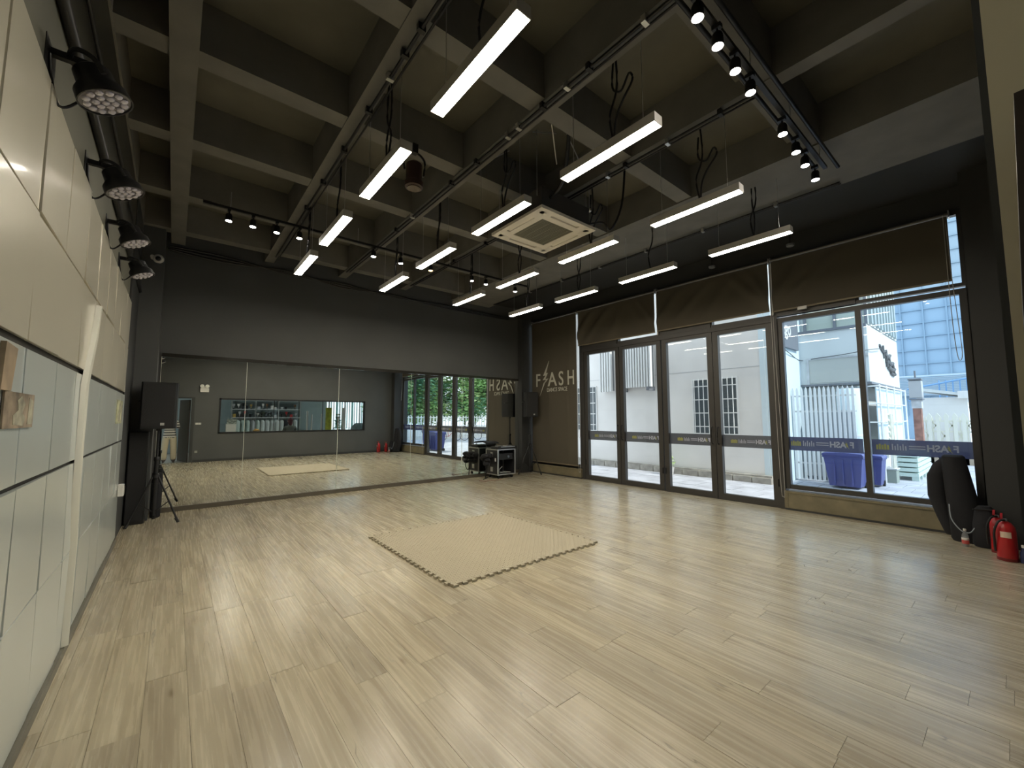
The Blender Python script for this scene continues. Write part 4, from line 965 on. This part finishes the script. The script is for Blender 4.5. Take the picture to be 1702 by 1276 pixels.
def z2_(p):
    if p.z > 1.17 or p.y < qy-.36 and p.z > .7: return 0
    if p.z < .62: return 2
    return 1
figure('person', 'seated person with dark red hair in a grey top, reflected through the inner window', J, E_, z2_, [SKINM, mat('grey_top', (.16,.17,.15), .85), mat('dark_trousers', (.04,.04,.05), .8)], (qx,qy,0), J['head'][0], (0,-1,0), mat('dark_red_hair', (.09,.02,.025), .6), True)
t = thing('stool', 'plain dark stool under the seated person behind the inner window', 'stool', (qx,qy,0))
obj('seat', MB().lathe((qx,qy,.34), [(.17,0),(.19,.01),(.19,.04),(.17,.05)], 20), BLACK, t, smooth=True)
for k in range(4):
    a = math.pi/4+k*math.pi/2; obj('leg', MB().tube((qx+.10*math.cos(a),qy+.10*math.sin(a),.34),(qx+.17*math.cos(a),qy+.17*math.sin(a),0),.014,8), STEEL, t)

# ------------------------------------------------------------------ shop behind the inner window (seen only in the mirror)
LB = -4.6
struct('floor_shop', MB().box(-2.2,8.0,LB-.1,-.22,-.12,0), mat('pale_tile_floor', (.45,.43,.38), .3))
struct('wall_shop_back', MB().box(-2.2,5.95,LB-.1,LB,0,3.2), mat('teal_grey_wall', (.22,.27,.27), .7))
struct('wall_shop_left', MB().box(-2.3,-2.2,LB-.1,-.2,0,3.2), CREAM)
struct('ceiling_shop', MB().box(-2.3,8.0,LB-.1,-.2,3.2,3.3), mat('shop_ceiling', (.5,.5,.48), .8))
n7 = struct('window_7', None, None, (7.85,-2.4,0))
mb = MB()
for y in (LB,-3.5,-2.4,-1.3,-.26): mb.box(7.80,7.87,y-.03,y+.03,0,3.2)
mb.box(7.80,7.87,LB,-.26,0,.08).box(7.80,7.87,LB,-.26,3.1,3.2)
obj('frame', mb, BARS, n7)
for a, b in ((LB+.03,-3.53),(-3.47,-2.43),(-2.37,-1.33),(-1.27,-.29)): obj('pane', MB().box(7.832,7.838,a,b,.08,3.1), GLASS, n7)
n8 = struct('window_8', None, None, (6.9,LB,0))
mb = MB()
for x in (5.98,6.6,7.2,7.82): mb.box(x-.03,x+.03,LB-.07,LB,0,3.2)
mb.box(5.95,7.85,LB-.07,LB,0,.08).box(5.95,7.85,LB-.07,LB,3.1,3.2)
obj('frame', mb, BARS, n8)
for a, b in ((6.01,6.57),(6.63,7.17),(7.23,7.79)): obj('pane', MB().box(a,b,LB-.038,LB-.032,.08,3.1), GLASS, n8)
SHOPL = mat('shop_fill_light', (1,1,1), .5, emit=(.95,1,.97), estr=9)  # unseen glowing panels added under the shop ceiling to light the shop
for k, x in enumerate((.6,3.0,5.4)):
    t = thing('added_light_panel', 'added square white light panel lighting the shop behind the inner window, %s of three' % ['left','middle','right'][k], 'lamp', (x,-2.4,3.16))
    obj('frame', MB().box(x-.32,x+.32,-2.72,-2.08,3.17,3.2), WHITE, t); obj('diffuser', MB().box(x-.3,x+.3,-2.7,-2.1,3.16,3.17), SHOPL, t)
random.seed(21)
ORDN = nth+['eleventh','twelfth','thirteenth','fourteenth']
t = thing('display_shelving', 'steel and white display shelving on the shop back wall, reflected in the mirror', 'shelf', (3.2,-4.3,0))
for x in (1.95,2.85,3.75,4.65): obj('upright', MB().box(x-.015,x+.015,-4.45,-4.05,0,2.3), STEEL, t)
for z in (1.45,1.82,2.22): obj('shelf_board', MB().box(1.93,4.67,-4.45,-4.05,z,z+.025), mat('pale_shelf', (.55,.55,.55), .5), t)
obj('hanging_rail', MB().tube((1.95,-4.15,1.40),(4.65,-4.15,1.40),.012,8), STEEL, t)
cols = {'gold':(.6,.42,.12),'silver':(.6,.6,.62),'white':(.75,.73,.7),'red':(.5,.05,.05),'brown':(.25,.14,.07),'black':(.03,.03,.03)}
k = 0
for z, xs_ in ((1.845,[2.02,2.2,2.36,2.52,2.68,2.98,3.14,3.3,3.5,3.62,3.9,4.05,4.45]),(1.475,[2.05,2.25,2.45,2.65,2.95,3.1,3.28,3.46,3.64,3.9,4.1,4.3,4.5])):
    for x in xs_:
        c = random.choice(['gold','silver','silver','white','white','white','brown','black','black','red']); h = random.uniform(.12,.26)
        lvl = 'upper' if z > 1.6 else 'lower'
        if random.random() < .6:
            t = thing('trophy', '%s trophy cup, %s item from the left on the %s shop shelf' % (c, ORDN[xs_.index(x)], lvl), 'trophy', (x,-4.2,z), 'trophies on the shop shelves')
            obj('cup', MB().lathe((x,-4.2,z+.03), [(.012,0),(.012,h*.4),(.045,h*.6),(.055,h),(.05,h)], 12), mat('shelf_'+c, cols[c], .3, metal=.3), t, smooth=True)
            obj('base', MB().box(x-.035,x+.035,-4.235,-4.165,z,z+.03), BLACK, t)
        else:
            t = thing('gift_box', '%s gift box, %s item from the left on the %s shop shelf' % (c, ORDN[xs_.index(x)], lvl), 'box', (x,-4.2,z), 'boxes on the shop shelves')
            obj('carton', MB().box(x-.05,x+.05,-4.26,-4.14,z,z+h*.8), mat('shelf_'+c, cols[c], .3, metal=.3), t)
            obj('lid', MB().box(x-.053,x+.053,-4.263,-4.137,z+h*.65,z+h*.81), mat('shelf_'+c, cols[c], .3), t)
for k in range(13):
    x = 2.15+k*.19
    cc = random.choice([(.72,.74,.72),(.72,.74,.72),(.6,.68,.62),(.05,.05,.06),(.5,.5,.5),(.10,.16,.14)])
    cn = 'white' if cc[0] > .7 else 'pale green' if cc[0] == .6 else 'black' if cc[0] == .05 else 'grey' if cc[0] == .5 else 'dark green'
    t = thing('hanging_shirt', '%s shirt hanging %s from the left on the shop clothes rail' % (cn, ORDN[k]), 'shirt', (x,-4.15,.8), 'shirts on the clothes rail')
    obj('hanger', MB().path([(x,-4.15,1.43),(x,-4.14,1.38),(x,-4.15,1.36)], .004, 5, 2), STEEL, t)
    w_ = .06; poly = [(-.16,.0),(.16,.0),(.17,.5),(.11,.56),(.05,.58),(-.05,.58),(-.11,.56),(-.17,.5)]
    obj('fabric', MB().prism([(a,b*.95) for a, b in poly], (x,-4.15,.80), (.35,.9,0), (0,0,1), (.05,-.02,0)), mat('cloth_'+cn.replace(' ','_'), cc, .85), t)
# counter things near the inner window
t = thing('counter', 'dark counter below the inner window inside the shop', 'counter', (3.0,-.8,0))
obj('body', MB().box(1.3,5.2,-1.0,-.5,0,.86), BLACK, t); obj('worktop', MB().box(1.27,5.23,-1.03,-.47,.86,.90), GREYM, t)
t = thing('whiteboard_sign', 'white framed notice standing at the left of the shop counter', 'sign', (1.70,-.8,.9))
obj('board', MB().box(1.50,1.80,-.82,-.80,.92,1.22), WHITE, t); obj('frame', MB().box(1.49,1.81,-.825,-.819,.90,1.25), STEEL, t)
obj('header', MB().box(1.52,1.82,-.84,-.82,1.25,1.42), mat('grey_print', (.3,.33,.3), .5, noise=(20,.8)), t)
t = thing('basket', 'tan woven basket of small goods on the shop counter', 'basket', (2.45,-.8,.9))
obj('bowl', MB().lathe((2.45,-.75,.9), [(.08,0),(.13,.10),(.12,.10),(.075,.01)], 16), mat('wicker', (.5,.32,.12), .8, noise=(30,.4)), t, smooth=True)
obj('contents', MB().ball((2.43,-.75,1.0),.06,8).ball((2.50,-.74,1.0),.05,8), mat('amber_goods', (.6,.35,.1), .6), t, smooth=True, kind='stuff')
t = thing('paper_roll_sign', 'upright yellow-green advertising banner in the shop', 'banner', (5.35,-2.0,0))
obj('banner', MB().box(5.24,5.50,-2.02,-2.0,.2,1.90), mat('yellow_green_print', (.50,.52,.06), .6, noise=(7,.3)), t); obj('foot', MB().box(5.22,5.52,-2.1,-1.92,.17,.2), STEEL, t); obj('pole', MB().tube((5.37,-2.03,.2),(5.37,-2.03,1.92),.01,8), STEEL, t)
for k, (x, w2, z1) in enumerate(((5.08,.06,1.63),(4.50,.07,1.75),(4.68,.05,1.6),(6.0,.13,1.9))):
    t = thing('white_post', 'white post in the shop, %s' % ['thin one left of the yellow banner','tall one behind the seated person','slim one right of the tall post','wide one right of the potted tree'][k], 'post', (x,-2,0))
    obj('shaft', MB().cbox(x-w2/2,x+w2/2,-2.0-w2,-2.0,0.02,z1,.01), WHITE, t); obj('base', MB().box(x-w2*.8,x+w2*.8,-2.0-w2*1.3,-2.0+w2*.3,0,.03), STEEL, t)
def leafball(mb, c, r, n, s, sc=(1,1,1)):
    for _ in range(n):
        while True:
            p = Vector((random.uniform(-1,1), random.uniform(-1,1), random.uniform(-1,1)))
            if .35 < p.length < 1: break
        p = Vector((p.x*sc[0], p.y*sc[1], p.z*sc[2]))*r+Vector(c)
        q = Matrix.Rotation(random.uniform(0,6.28),3,'Z')@Matrix.Rotation(random.uniform(-1.2,1.2),3,'X')
        a = s*random.uniform(.6,1.2)
        mb.add([p+q@Vector((-a,0,0)), p+q@Vector((0,-a*.5,0)), p+q@Vector((a,0,a*.2)), p+q@Vector((0,a*.5,0))], [(0,1,2,3)])
random.seed(3)
t = thing('potted_tree', 'small decorated fir-like potted tree in the shop, right of the yellow banner', 'plant', (5.75,-2.0,0))
obj('pot', MB().lathe((5.75,-2.0,0), [(.10,0),(.15,.28),(.14,.28)], 16), WHITE, t, smooth=True); obj('trunk', MB().tube((5.75,-2.0,.2),(5.75,-2.0,1.5),.02,8), BARK, t)
mb = MB()
for k in range(9): leafball(mb, (5.75,-2.0,.55+k*.13), .30-.028*k, 70, .04, (1,1,.5))
obj('foliage', mb, LEAF3, t, kind='stuff')
t = thing('vertical_blind', 'pale aqua and white vertical strips hanging at the shop back window', 'blind', (6.9,-4.45,.3))
AQ = mat('aqua_strip', (.20,.42,.40), .6)
for k in range(14): obj('strip', MB().box(6.02+k*.125,6.02+k*.125+(.05 if k % 3 else .09),-4.5,-4.49,.3+.2*(k % 4),3.0), AQ if k % 2 else KERB, t)
obj('head_rail', MB().box(6.0,7.78,-4.52,-4.46,3.0,3.06), WHITE, t)
t = thing('round_dark_table', 'dark domed seat by the shop window, reflected at the right end of the inner window', 'seat', (6.75,-2.2,0))
obj('shell', MB().lathe((6.75,-2.2,.3), [(.42,0),(.45,.1),(.42,.45),(.32,.75),(.15,.90)], 20), mat('dark_teal_shell', (.04,.07,.07), .5), t, smooth=True); obj('foot', MB().lathe((6.75,-2.2,0), [(.2,0),(.2,.02),(.03,.05),(.03,.3)], 16), STEEL, t, smooth=True)

# ------------------------------------------------------------------ outside
GZ = -.10
gd = struct('ground', MB().box(RX+.2,60,-45,40,GZ-.1,GZ), PAVE)
# paving slabs of the alley
random.seed(9)
pm = MB()
for i in range(9):
    for j in range(44):
        x0 = 8.2+i*.62; y0 = -9+j*.42+(.21 if i % 2 else 0)
        pm.box(x0+.006,x0+.614,y0+.006,y0+.414,GZ,GZ+.012+random.uniform(-.002,.002))
obj('paving', pm, PAVE, gd, kind='stuff')
obj('door_step', MB().box(RX+.09,RX+.75,-.3,8.7,GZ,-.012), KERB, gd)
# ---- white building with barred windows
def barred(parent, y0, y1, z0, z1, x, nb, nr, dirv='Y'):
    wdo = obj('window', MB().box(x-.005,x+.03,y0,y1,z0,z1), DGLASS, parent)
    fb = MB().box(x-.03,x+.01,y0-.03,y0,z0-.03,z1+.03).box(x-.03,x+.01,y1,y1+.03,z0-.03,z1+.03).box(x-.03,x+.01,y0,y1,z1,z1+.03).box(x-.03,x+.01,y0,y1,z0-.03,z0)
    obj('window_frame', fb, BARS, wdo)
    for k in range(nb):
        yy = y0+(y1-y0)*(k+.5)/nb; obj('bar', MB().tube((x-.09,yy,z0),(x-.09,yy,z1+.03),.011,6), BARS, wdo)
    for k in range(nr):
        zz = z0+(z1-z0)*(k+.5)/nr; obj('cross_rail', MB().box(x-.105,x-.085,y0-.02,y1+.02,zz-.012,zz+.012), BARS, wdo)
    obj('inner_mullion', MB().box(x-.012,x-.004,(y0+y1)/2-.02,(y0+y1)/2+.02,z0,z1), GREYM, wdo)
A1 = thing('white_building', 'white rendered building with barred windows seen through the four glass doors', 'building', (11.5,7,GZ))
obj('wall', MB().box(11.0,15.5,3.78,17.0,GZ,5.8), XWALL, A1)
obj('plinth', MB().box(10.88,11.0,3.72,17.0,GZ,.10), PLINTH, A1)
random.seed(4)
for k in range(30): obj('plinth_stone', MB().cbox(10.85+random.uniform(-.01,.01),10.90,3.72+k*.44,3.72+k*.44+.42,GZ,.07+random.uniform(-.02,.01),.008), PLINTH, A1)
obj('corner_trim', MB().box(10.985,11.0,3.78,3.90,.1,5.8), XBLUE, A1)
obj('groove', MB().box(10.994,11.0,3.9,17,2.72,2.735), KERB, A1)
barred(A1, 4.46, 5.58, 1.06, 2.48, 11.0, 9, 4)
barred(A1, 8.95, 10.05, 1.06, 2.50, 11.0, 8, 4)
lv_ = thing('louvre_screen', 'white vertical-slat louvre screen on brackets, high on the white building', 'screen', (10.8,7.3,2.35))
for k in range(13):
    yy = 6.70+k*.092; obj('slat', MB().box(10.70,10.80,yy,yy+.045,2.38,3.72), BARS, lv_)
obj('top_rail', MB().box(10.68,10.82,6.66,7.88,3.72,3.78), BARS, lv_)
obj('back_plate', MB().box(10.84,10.86,6.66,7.88,2.40,3.7), mat('grey_unit', (.35,.36,.37), .6), lv_)
for yy in (6.80,7.74): obj('bracket', MB().box(10.70,11.0,yy-.05,yy+.05,2.27,2.38), GREYM, lv_)
lv2 = thing('louvre_screen', 'narrow white-slat louvre screen beside the wide one, higher left through the first door', 'screen', (10.8,8.3,2.3))
for k in range(5):
    yy = 8.12+k*.10; obj('slat', MB().box(10.70,10.80,yy,yy+.05,2.30,3.72), BARS, lv2)
obj('top_rail', MB().box(10.68,10.82,8.08,8.60,3.72,3.78), BARS, lv2)
obj('back_plate', MB().box(10.84,11.0,8.08,8.60,2.32,3.7), mat('grey_unit', (.35,.36,.37), .6), lv2)
# planter pot by the plinth
t = thing('potted_shrub', 'small yellow-green shrub in a pale pot at the foot of the white building', 'plant', (10.6,6.1,GZ))
obj('pot', MB().lathe((10.6,6.15,GZ), [(.10,0),(.14,.22),(.12,.22)], 14), KERB, t, smooth=True)
mb = MB(); leafball(mb, (10.6,6.15,.28), .17, 120, .05); obj('foliage', mb, LEAF2, t, kind='stuff')
# ---- building with balcony box, sign and grey facade
B2 = thing('grey_white_building', 'pale grey building with a boxed-out upper storey seen through the right-hand window', 'building', (14.5,3,GZ))
obj('side_wall', MB().box(11.0,13.6,3.62,3.775,GZ,6.2), XBLUE, B2)
obj('upper_wall', MB().box(13.0,17.0,2.2,3.62,2.32,3.74), XWALL2, B2)
obj('recess_wall', MB().box(13.5,16.9,2.5,3.62,GZ,2.32), XWALL, B2)
obj('soffit_trim', MB().box(12.96,17.03,2.17,3.62,2.28,2.33), GREYM, B2)
obj('lower_panel', MB().box(12.985,13.0,2.27,3.42,2.36,2.97), mat('grey_shutter_panel', (.50,.50,.46), .7), B2)
obj('panel_trim', MB().box(12.97,13.0,2.2,3.48,2.97,3.02).box(12.97,13.0,3.42,3.48,2.33,2.97), KERB, B2)
obj('ledge', MB().box(12.95,13.0,2.2,3.62,3.70,3.76), GREYM, B2)
wd = obj('window', MB().box(13.15,13.2,2.2,3.55,3.78,5.1), mat('greenish_glass', (.42,.46,.40), .2), B2)
for yy in (2.85,2.22,3.5): obj('window_bar', MB().box(13.10,13.15,yy-.03,yy+.03,3.78,5.1), GREYM, wd)
obj('upper_block', MB().box(13.2,17.0,2.2,3.62,3.78,6.2), XWALL2, B2)
# corrugated dark-blue cladding on the south face above the box
for k in range(9): obj('cladding_rib', MB().box(13.3+k*.40,13.3+k*.40+.18,2.14,2.2,3.80,6.0), mat('grey_green_cladding', (.30,.36,.36), .4), B2)
# brush-lettered sign on the sunny side face
sg = mat('sign_ink', (.10,.10,.10), .6)
for (pts_, rr) in (([(14.3,3.36),(14.7,3.22),(15.0,3.26)],.035),([(14.75,3.40),(14.8,3.05)],.03),([(14.8,3.2),(15.3,3.12),(15.6,3.2)],.05),([(15.0,3.3),(15.1,2.85)],.05),([(15.0,3.02),(15.5,2.95),(15.9,3.0)],.06),([(15.4,3.15),(15.5,2.75)],.05),([(15.2,2.86),(15.7,2.80),(16.1,2.84)],.06),([(15.8,3.0),(16.0,2.66)],.06),([(15.55,2.72),(15.9,2.68),(16.2,2.7)],.05)):
    mb = MB().path([(a,2.19,b) for a, b in pts_], rr, 8, 4)
    obj('brush_stroke', mb, sg, B2, smooth=True)
# plaque on the side wall
t = thing('hanging_signboard', 'dark grey signboard with white lettering on the blue-white side wall', 'sign', (12.0,3.6,3.2))
obj('board', MB().box(11.15,12.75,3.56,3.61,3.23,4.25), GREYM, t)
text('lettering', 'ago', .5, WHITE, t, (11.55,3.555,3.55), (1,0,0), (0,0,1), .01, .9, .01)
# overhead cables
t = thing('overhead_cable', 'thin cable strung across the side wall and grey facade', 'cable', (12,3.5,3))
obj('cable', MB().path([(11.05,3.60,3.28),(12.0,3.58,3.12),(12.95,3.60,2.99),(12.94,3.2,3.01),(12.94,2.6,3.05),(12.94,2.18,3.10),(14.2,2.15,3.25)], .010, 6, 6), mat('cable_dark', (.08,.08,.08), .6), t, smooth=True)
# ---- picket gate
G1 = thing('picket_gate', 'tall white metal picket gate between the buildings', 'gate', (12.3,3.1,GZ))
for k in range(15):
    yy = 3.66-k*.088; zt = 2.16+.03*math.sin(k)
    obj('picket', MB().prism([(-.026,0),(.026,0),(.026,2.2),(0,2.28),(-.026,2.2)], (12.1+.06*k*.3,yy,GZ+.05), (0,1,0), (0,0,1), (.02,0,0)), BARS, G1)
for z in (.35,1.62,2.0): obj('rail', MB().box(12.12,12.45,2.38,3.70,z,z+.04) if False else MB().obox((12.28,3.04,z),(.03,1.34,.04),Matrix.Rotation(.195,3,'Z')), BARS, G1)
obj('backing_sheet', MB().box(12.62,12.64,2.45,3.5,GZ+.1,1.6), mat('grey_backing', (.42,.44,.46), .7), G1)
t = thing('water_tank', 'pale blue-white rounded cylinder standing behind the picket gate', 'tank', (13.0,2.55,GZ))
obj('drum', MB().lathe((12.95,2.60,GZ), [(.25,0),(.27,.05),(.27,2.2),(.22,2.28)], 24), XBLUE, t, smooth=True)
obj('band', MB().lathe((12.95,2.60,1.0), [(.272,0),(.275,.02),(.275,.04),(.272,.06)], 24), BARS, t, smooth=True)
# lower balcony cage
t = thing('window_cage', 'white metal cage hanging under the sunny face of the grey building', 'railing', (14.5,2.1,1))
for z in (1.35,1.8,2.22): obj('ring', MB().tube((13.02,2.05,z),(16.6,2.05,z),.018,6).tube((13.02,2.05,z),(13.02,2.45,z),.018,6), BARS, t)
for x in (13.05,13.9,14.9,15.9,16.6): obj('post', MB().tube((x,2.05,GZ),(x,2.05,2.26),.018,6), BARS, t)
obj('back_panel', MB().box(13.1,16.6,2.12,2.14,.7,2.2), XBLUE, t)
t = thing('folded_pallet', 'cream slatted panels leaning by the corner of the grey building', 'panels', (13.4,2.05,GZ))
for k in range(6): obj('slat', MB().obox((13.35+.02*k,1.97,.75+.14*k),(.30,.03,.05),Matrix.Rotation(.7,3,'Y')), LATT, t)
for k in range(3): obj('upright', MB().box(13.35+k*.14,13.40+k*.14,1.93,1.96,GZ,1.55), LATT, t)
t = thing('planter_box', 'square grey planter on the ground left of the white pallets', 'planter', (13.4,2.1,GZ))
obj('box', MB().box(13.30,13.66,1.90,2.13,GZ,.22), mat('grey_green_planter', (.28,.32,.28), .8), t); obj('rim', MB().box(13.28,13.68,1.88,2.15,.22,.25), KERB, t)
# stacked white pallets
t = thing('pallet_stack', 'stack of pale mint plastic pallets on the alley ground', 'pallets', (15.5,1.8,GZ))
for k in range(5): obj('pallet', MB().box(14.2,16.6,1.62,2.02,.0+.12*k,.09+.12*k), mat('mint_plastic', (.62,.74,.68), .5), t)
for k in range(5): obj('foot', MB().box(14.22+k*.56,14.34+k*.56,1.62,1.75,GZ,.0), mat('mint_plastic', (.62,.74,.68), .5), t)
# wheelie bins
def bin_(cx, cy, label, w_=.62, h_=.78, yaw=0, group=None):
    t = thing('wheelie_bin', label, 'bin', (cx,cy,GZ), group); a = w_/2; t.rotation_euler = (0,0,yaw)
    m_ = MB(); vs = []
    for (z, k) in ((.06,.80),(.62*h_,.94),(.84*h_,1.0),(.86*h_,1.06),(.92*h_,1.06)):
        vs += [(-a*k*.95,-a*k,z),(a*k*.95,-a*k,z),(a*k*.95,a*k,z),(-a*k*.95,a*k,z)]
    fs = [(i*4+q,i*4+(q+1)%4,(i+1)*4+(q+1)%4,(i+1)*4+q) for i in range(4) for q in range(4)]+[(3,2,1,0),(16,17,18,19)]
    obj('tub', m_.add(vs, fs), BINB, t, local='root')
    obj('lid', MB().prism([(-a*1.1,.92*h_),(a*1.1,.92*h_),(a*1.0,.98*h_),(0,1.0*h_),(-a*1.0,.98*h_)], (-a*1.08,0,0), (0,1,0), (0,0,1), (a*2.16,0,0)), BINB, t, local='root')
    for yy in (-.45,0,.45): obj('rib', MB().box(-a*.99,-a*.84,a*yy-.012,a*yy+.012,.1,.8*h_), BINB, t, local='root')
    obj('handle', MB().tube((a*1.12,-a*.7,.95*h_),(a*1.12,a*.7,.95*h_),.014,8), BINB, t, local='root')
    for yy in (-a*.8,a*.8): obj('wheel', MB().tube((a*.7,yy-.02,.07),(a*.7,yy+.02,.07),.07,14), RUBBER, t, local='root')
    return t
bin_(11.75, 2.50, 'large blue wheelie bin in front of the picket gate, seen through the window', .68, .80)
bin_(12.45, 2.22, 'second blue bin half hidden by the window mullion', .50, .72)
bin_(9.65, -.55, 'blue wheelie bin beside the shop front, larger one reflected in the mirror', .60, .95)
bin_(9.65, .12, 'blue wheelie bin reflected in the mirror, nearer to the glass doors', .56, .90)
# ---- far right: brick pillar, sign box, shed, cream lattice fence, glass tower
t = thing('brick_pillar', 'red-brown pillar with a framed box on top by the alley entrance', 'pillar', (19,2.1,GZ))
obj('shaft', MB().box(18.9,19.2,1.98,2.18,GZ,1.75), BRICKR, t); obj('lamp_box', MB().box(18.85,19.25,1.93,2.23,2.1,2.65), mat('lantern_grey', (.45,.45,.45), .4), t)
for z in (2.02,2.68): obj('lamp_rim', MB().box(18.82,19.28,1.92,2.24,z,z+.05), GREYM, t)
obj('capital', MB().box(18.88,19.22,1.96,2.2,1.75,2.02), KERB, t); obj('finial', MB().tube((19.05,2.08,2.76),(19.05,2.08,3.0),.025,8), GREYM, t)
t = thing('white_shed', 'low white shed with a shallow grey roof behind the lattice fence', 'shed', (22,1.8,GZ))
obj('wall', MB().box(21.0,24.0,1.05,2.30,GZ,2.15), XWALL, t)
obj('roof', MB().prism([(0,2.45),(1.5,2.13),(1.5,2.23),(0,2.55)], (20.8,2.40,0), (0,-1,0), (0,0,1), (3.3,0,0)), XWALL2, t)
obj('gable', MB().box(20.7,21.0,.98,1.25,2.1,2.35), XWALL, t)
fe = thing('lattice_fence', 'cream picket and lattice fence at the end of the alley', 'fence', (20,1.5,GZ))
for k in range(9):
    yy = 2.12-k*.20; hgt = 1.9 if k > 5 else 1.6
    obj('picket', MB().prism([(-.045,0),(.045,0),(.045,hgt-.1),(.07,hgt-.02),(0,hgt+.1),(-.07,hgt-.02),(-.045,hgt-.1)], (20.0,yy,GZ), (0,1,0), (0,0,1), (.05,0,0)), LATT, fe)
for z in (.55,.95,1.30): obj('rail', MB().box(20.05,20.09,.40,2.2,z,z+.05), LATT, fe)
for k in range(11): obj('lattice_slat', MB().box(20.10,20.13,.4+k*.16,.425+k*.16,.5,1.45), LATT, fe)
for k in range(9): obj('lattice_slat', MB().obox((20.14,.55+.19*k,1.0),(.02,.03,1.0),Matrix.Rotation(.5 if k % 2 else -.5,3,'X')), LATT, fe)
obj('low_wall', MB().box(20.0,20.4,.3,2.3,GZ,.35), mat('sandy_wall', (.42,.34,.25), .9, noise=(3,.2)), fe)
t = thing('glass_tower', 'tall blue glass office block filling the view beyond the alley', 'building', (42,5,GZ))
obj('core', MB().box(40.2,52,-1.0,14,GZ,34), CGLASS, t)
for k in range(19):
    z = 3.2+k*.95
    obj('spandrel', MB().box(40.08,40.2,-1.0,14,z,z+.07), CLINE, t)
for k in range(13): obj('mullion', MB().box(40.06,40.2,-.9+k*1.15,-.82+k*1.15,1.5,34), CLINE, t)
obj('louvre_band', MB().box(39.8,40.1,-1,14,2.9,4.3), mat('pale_louvre', (.52,.60,.64), .5), t)
mb = MB()
for k in range(12): mb.box(39.74,39.8,-1,14,2.95+k*.11,2.98+k*.11)
obj('louvre_blades', mb, CLINE, t, kind='stuff')
t = thing('blue_stair_rail', 'blue slanting stair rail in front of the glass tower', 'railing', (30,.7,2))
for a, b in (((30,3.6,2.9),(30,1.4,3.35)),((30,1.4,3.35),(30,.4,3.9)),((30,3.6,2.3),(30,.4,2.4))): obj('rail', MB().tube(a,b,.05,6), mat('blue_rail', (.15,.30,.5), .5), t)
for k in range(9): obj('post', MB().tube((30,.5+k*.24,GZ if k % 4 == 0 else 2.0),(30,.5+k*.24,3.3),.03,6), mat('blue_rail', (.15,.30,.5), .5), t)

# ---- trees and fence south-east of the building (seen in the mirror through the doors)
random.seed(31)
lab = ['rounded pale green tree beyond the white fence, leftmost in the mirror','tall mid green tree beyond the white fence, second from left in the mirror','yellow-green tree beyond the white fence, third from left in the mirror','dark dense tree in the middle of the mirrored windows','bright green tree right of the dense one in the mirror','tall leafy tree at the right of the mirrored glass doors','loose green tree at the far right of the mirrored doors']
for k, (x, y) in enumerate(((11.9,-10.5),(13.6,-12.0),(15.3,-11.2),(16.8,-13.0),(18.6,-11.6),(20.4,-12.8),(22.4,-11.4))):
    t = thing('tree', lab[k], 'tree', (x,y,GZ), 'trees beyond the white fence')
    h = random.uniform(5.5,7.5)
    obj('trunk', MB().path([(x,y,GZ),(x+.1,y,1.2),(x-.1,y+.1,2.4),(x+.1,y,3.6)], .10, 8, 3), BARK, t, smooth=True)
    for q in range(3): obj('branch', MB().tube((x,y,1.8+.4*q),(x+random.uniform(-1,1),y+random.uniform(-.8,.8),3.2+.5*q),.045,6,.02), BARK, t)
    for q, m_ in enumerate((LEAF1,LEAF2,LEAF3)):
        mb = MB()
        for _ in range(7): leafball(mb, (x+random.uniform(-1.1,1.1),y+random.uniform(-.8,.8),random.uniform(1.6,h)), 1.05, 330, .15)
        obj('crown', mb, m_, t, kind='stuff')
t = thing('white_railing_fence', 'long white railing fence in front of the trees, seen in the mirror', 'fence', (16,-8.5,GZ))
for k in range(56):
    x = 9.6+k*.24; obj('picket', MB().box(x,x+.06,-8.6,-8.56,GZ,1.55), BARS, t)
for z in (.15,.8,1.4): obj('rail', MB().box(9.5,23,-8.56,-8.53,z,z+.05), BARS, t)
obj('low_wall', MB().box(9.5,23,-8.75,-8.62,GZ,.75), XWALL, t)
def bicycle(x, y, label, colr, yaw):
    t = thing('bicycle', label, 'bicycle', (x,y,GZ)); t.rotation_euler = (0,0,yaw); m_ = mat('bike_'+str(colr[0]), colr, .4)
    for xx in (-.5,.5):
        wv = MB(); n = 24
        wv.path([(xx+.31*math.cos(2*math.pi*k/n),0,.33+.31*math.sin(2*math.pi*k/n)) for k in range(n+1)], .018, 6, 1)
        wo = obj('wheel', wv, RUBBER, t, local='root', smooth=True)
    obj('frame', MB().tube((-.5,0,.33),(-.12,0,.75),.016,8).tube((-.12,0,.75),(-.05,0,.30),.018,8).tube((-.05,0,.30),(.38,0,.72),.018,8).tube((-.12,0,.70),(.38,0,.76),.016,8).tube((-.5,0,.33),(-.05,0,.30),.013,8).tube((.5,0,.33),(.36,0,.92),.016,8), m_, t, local='root')
    obj('saddle', MB().cbox(-.26,.0,-.06,.06,.80,.85,.02), BLACK, t, local='root'); obj('handlebar', MB().path([(.30,-.26,.98),(.38,-.1,.96),(.38,.1,.96),(.30,.26,.98)], .012, 8, 3), BLACKM, t, local='root')
    obj('basket', MB().box(.42,.66,-.13,.13,.68,.90), STEEL, t, local='root')
    return t
bicycle(14.0, -6.1, 'red-framed bicycle parked outside, seen low in the mirror', (.45,.08,.10), .2)
bicycle(15.6, -6.0, 'silver bicycle parked right of the red one in the mirror', (.5,.5,.5), .1)
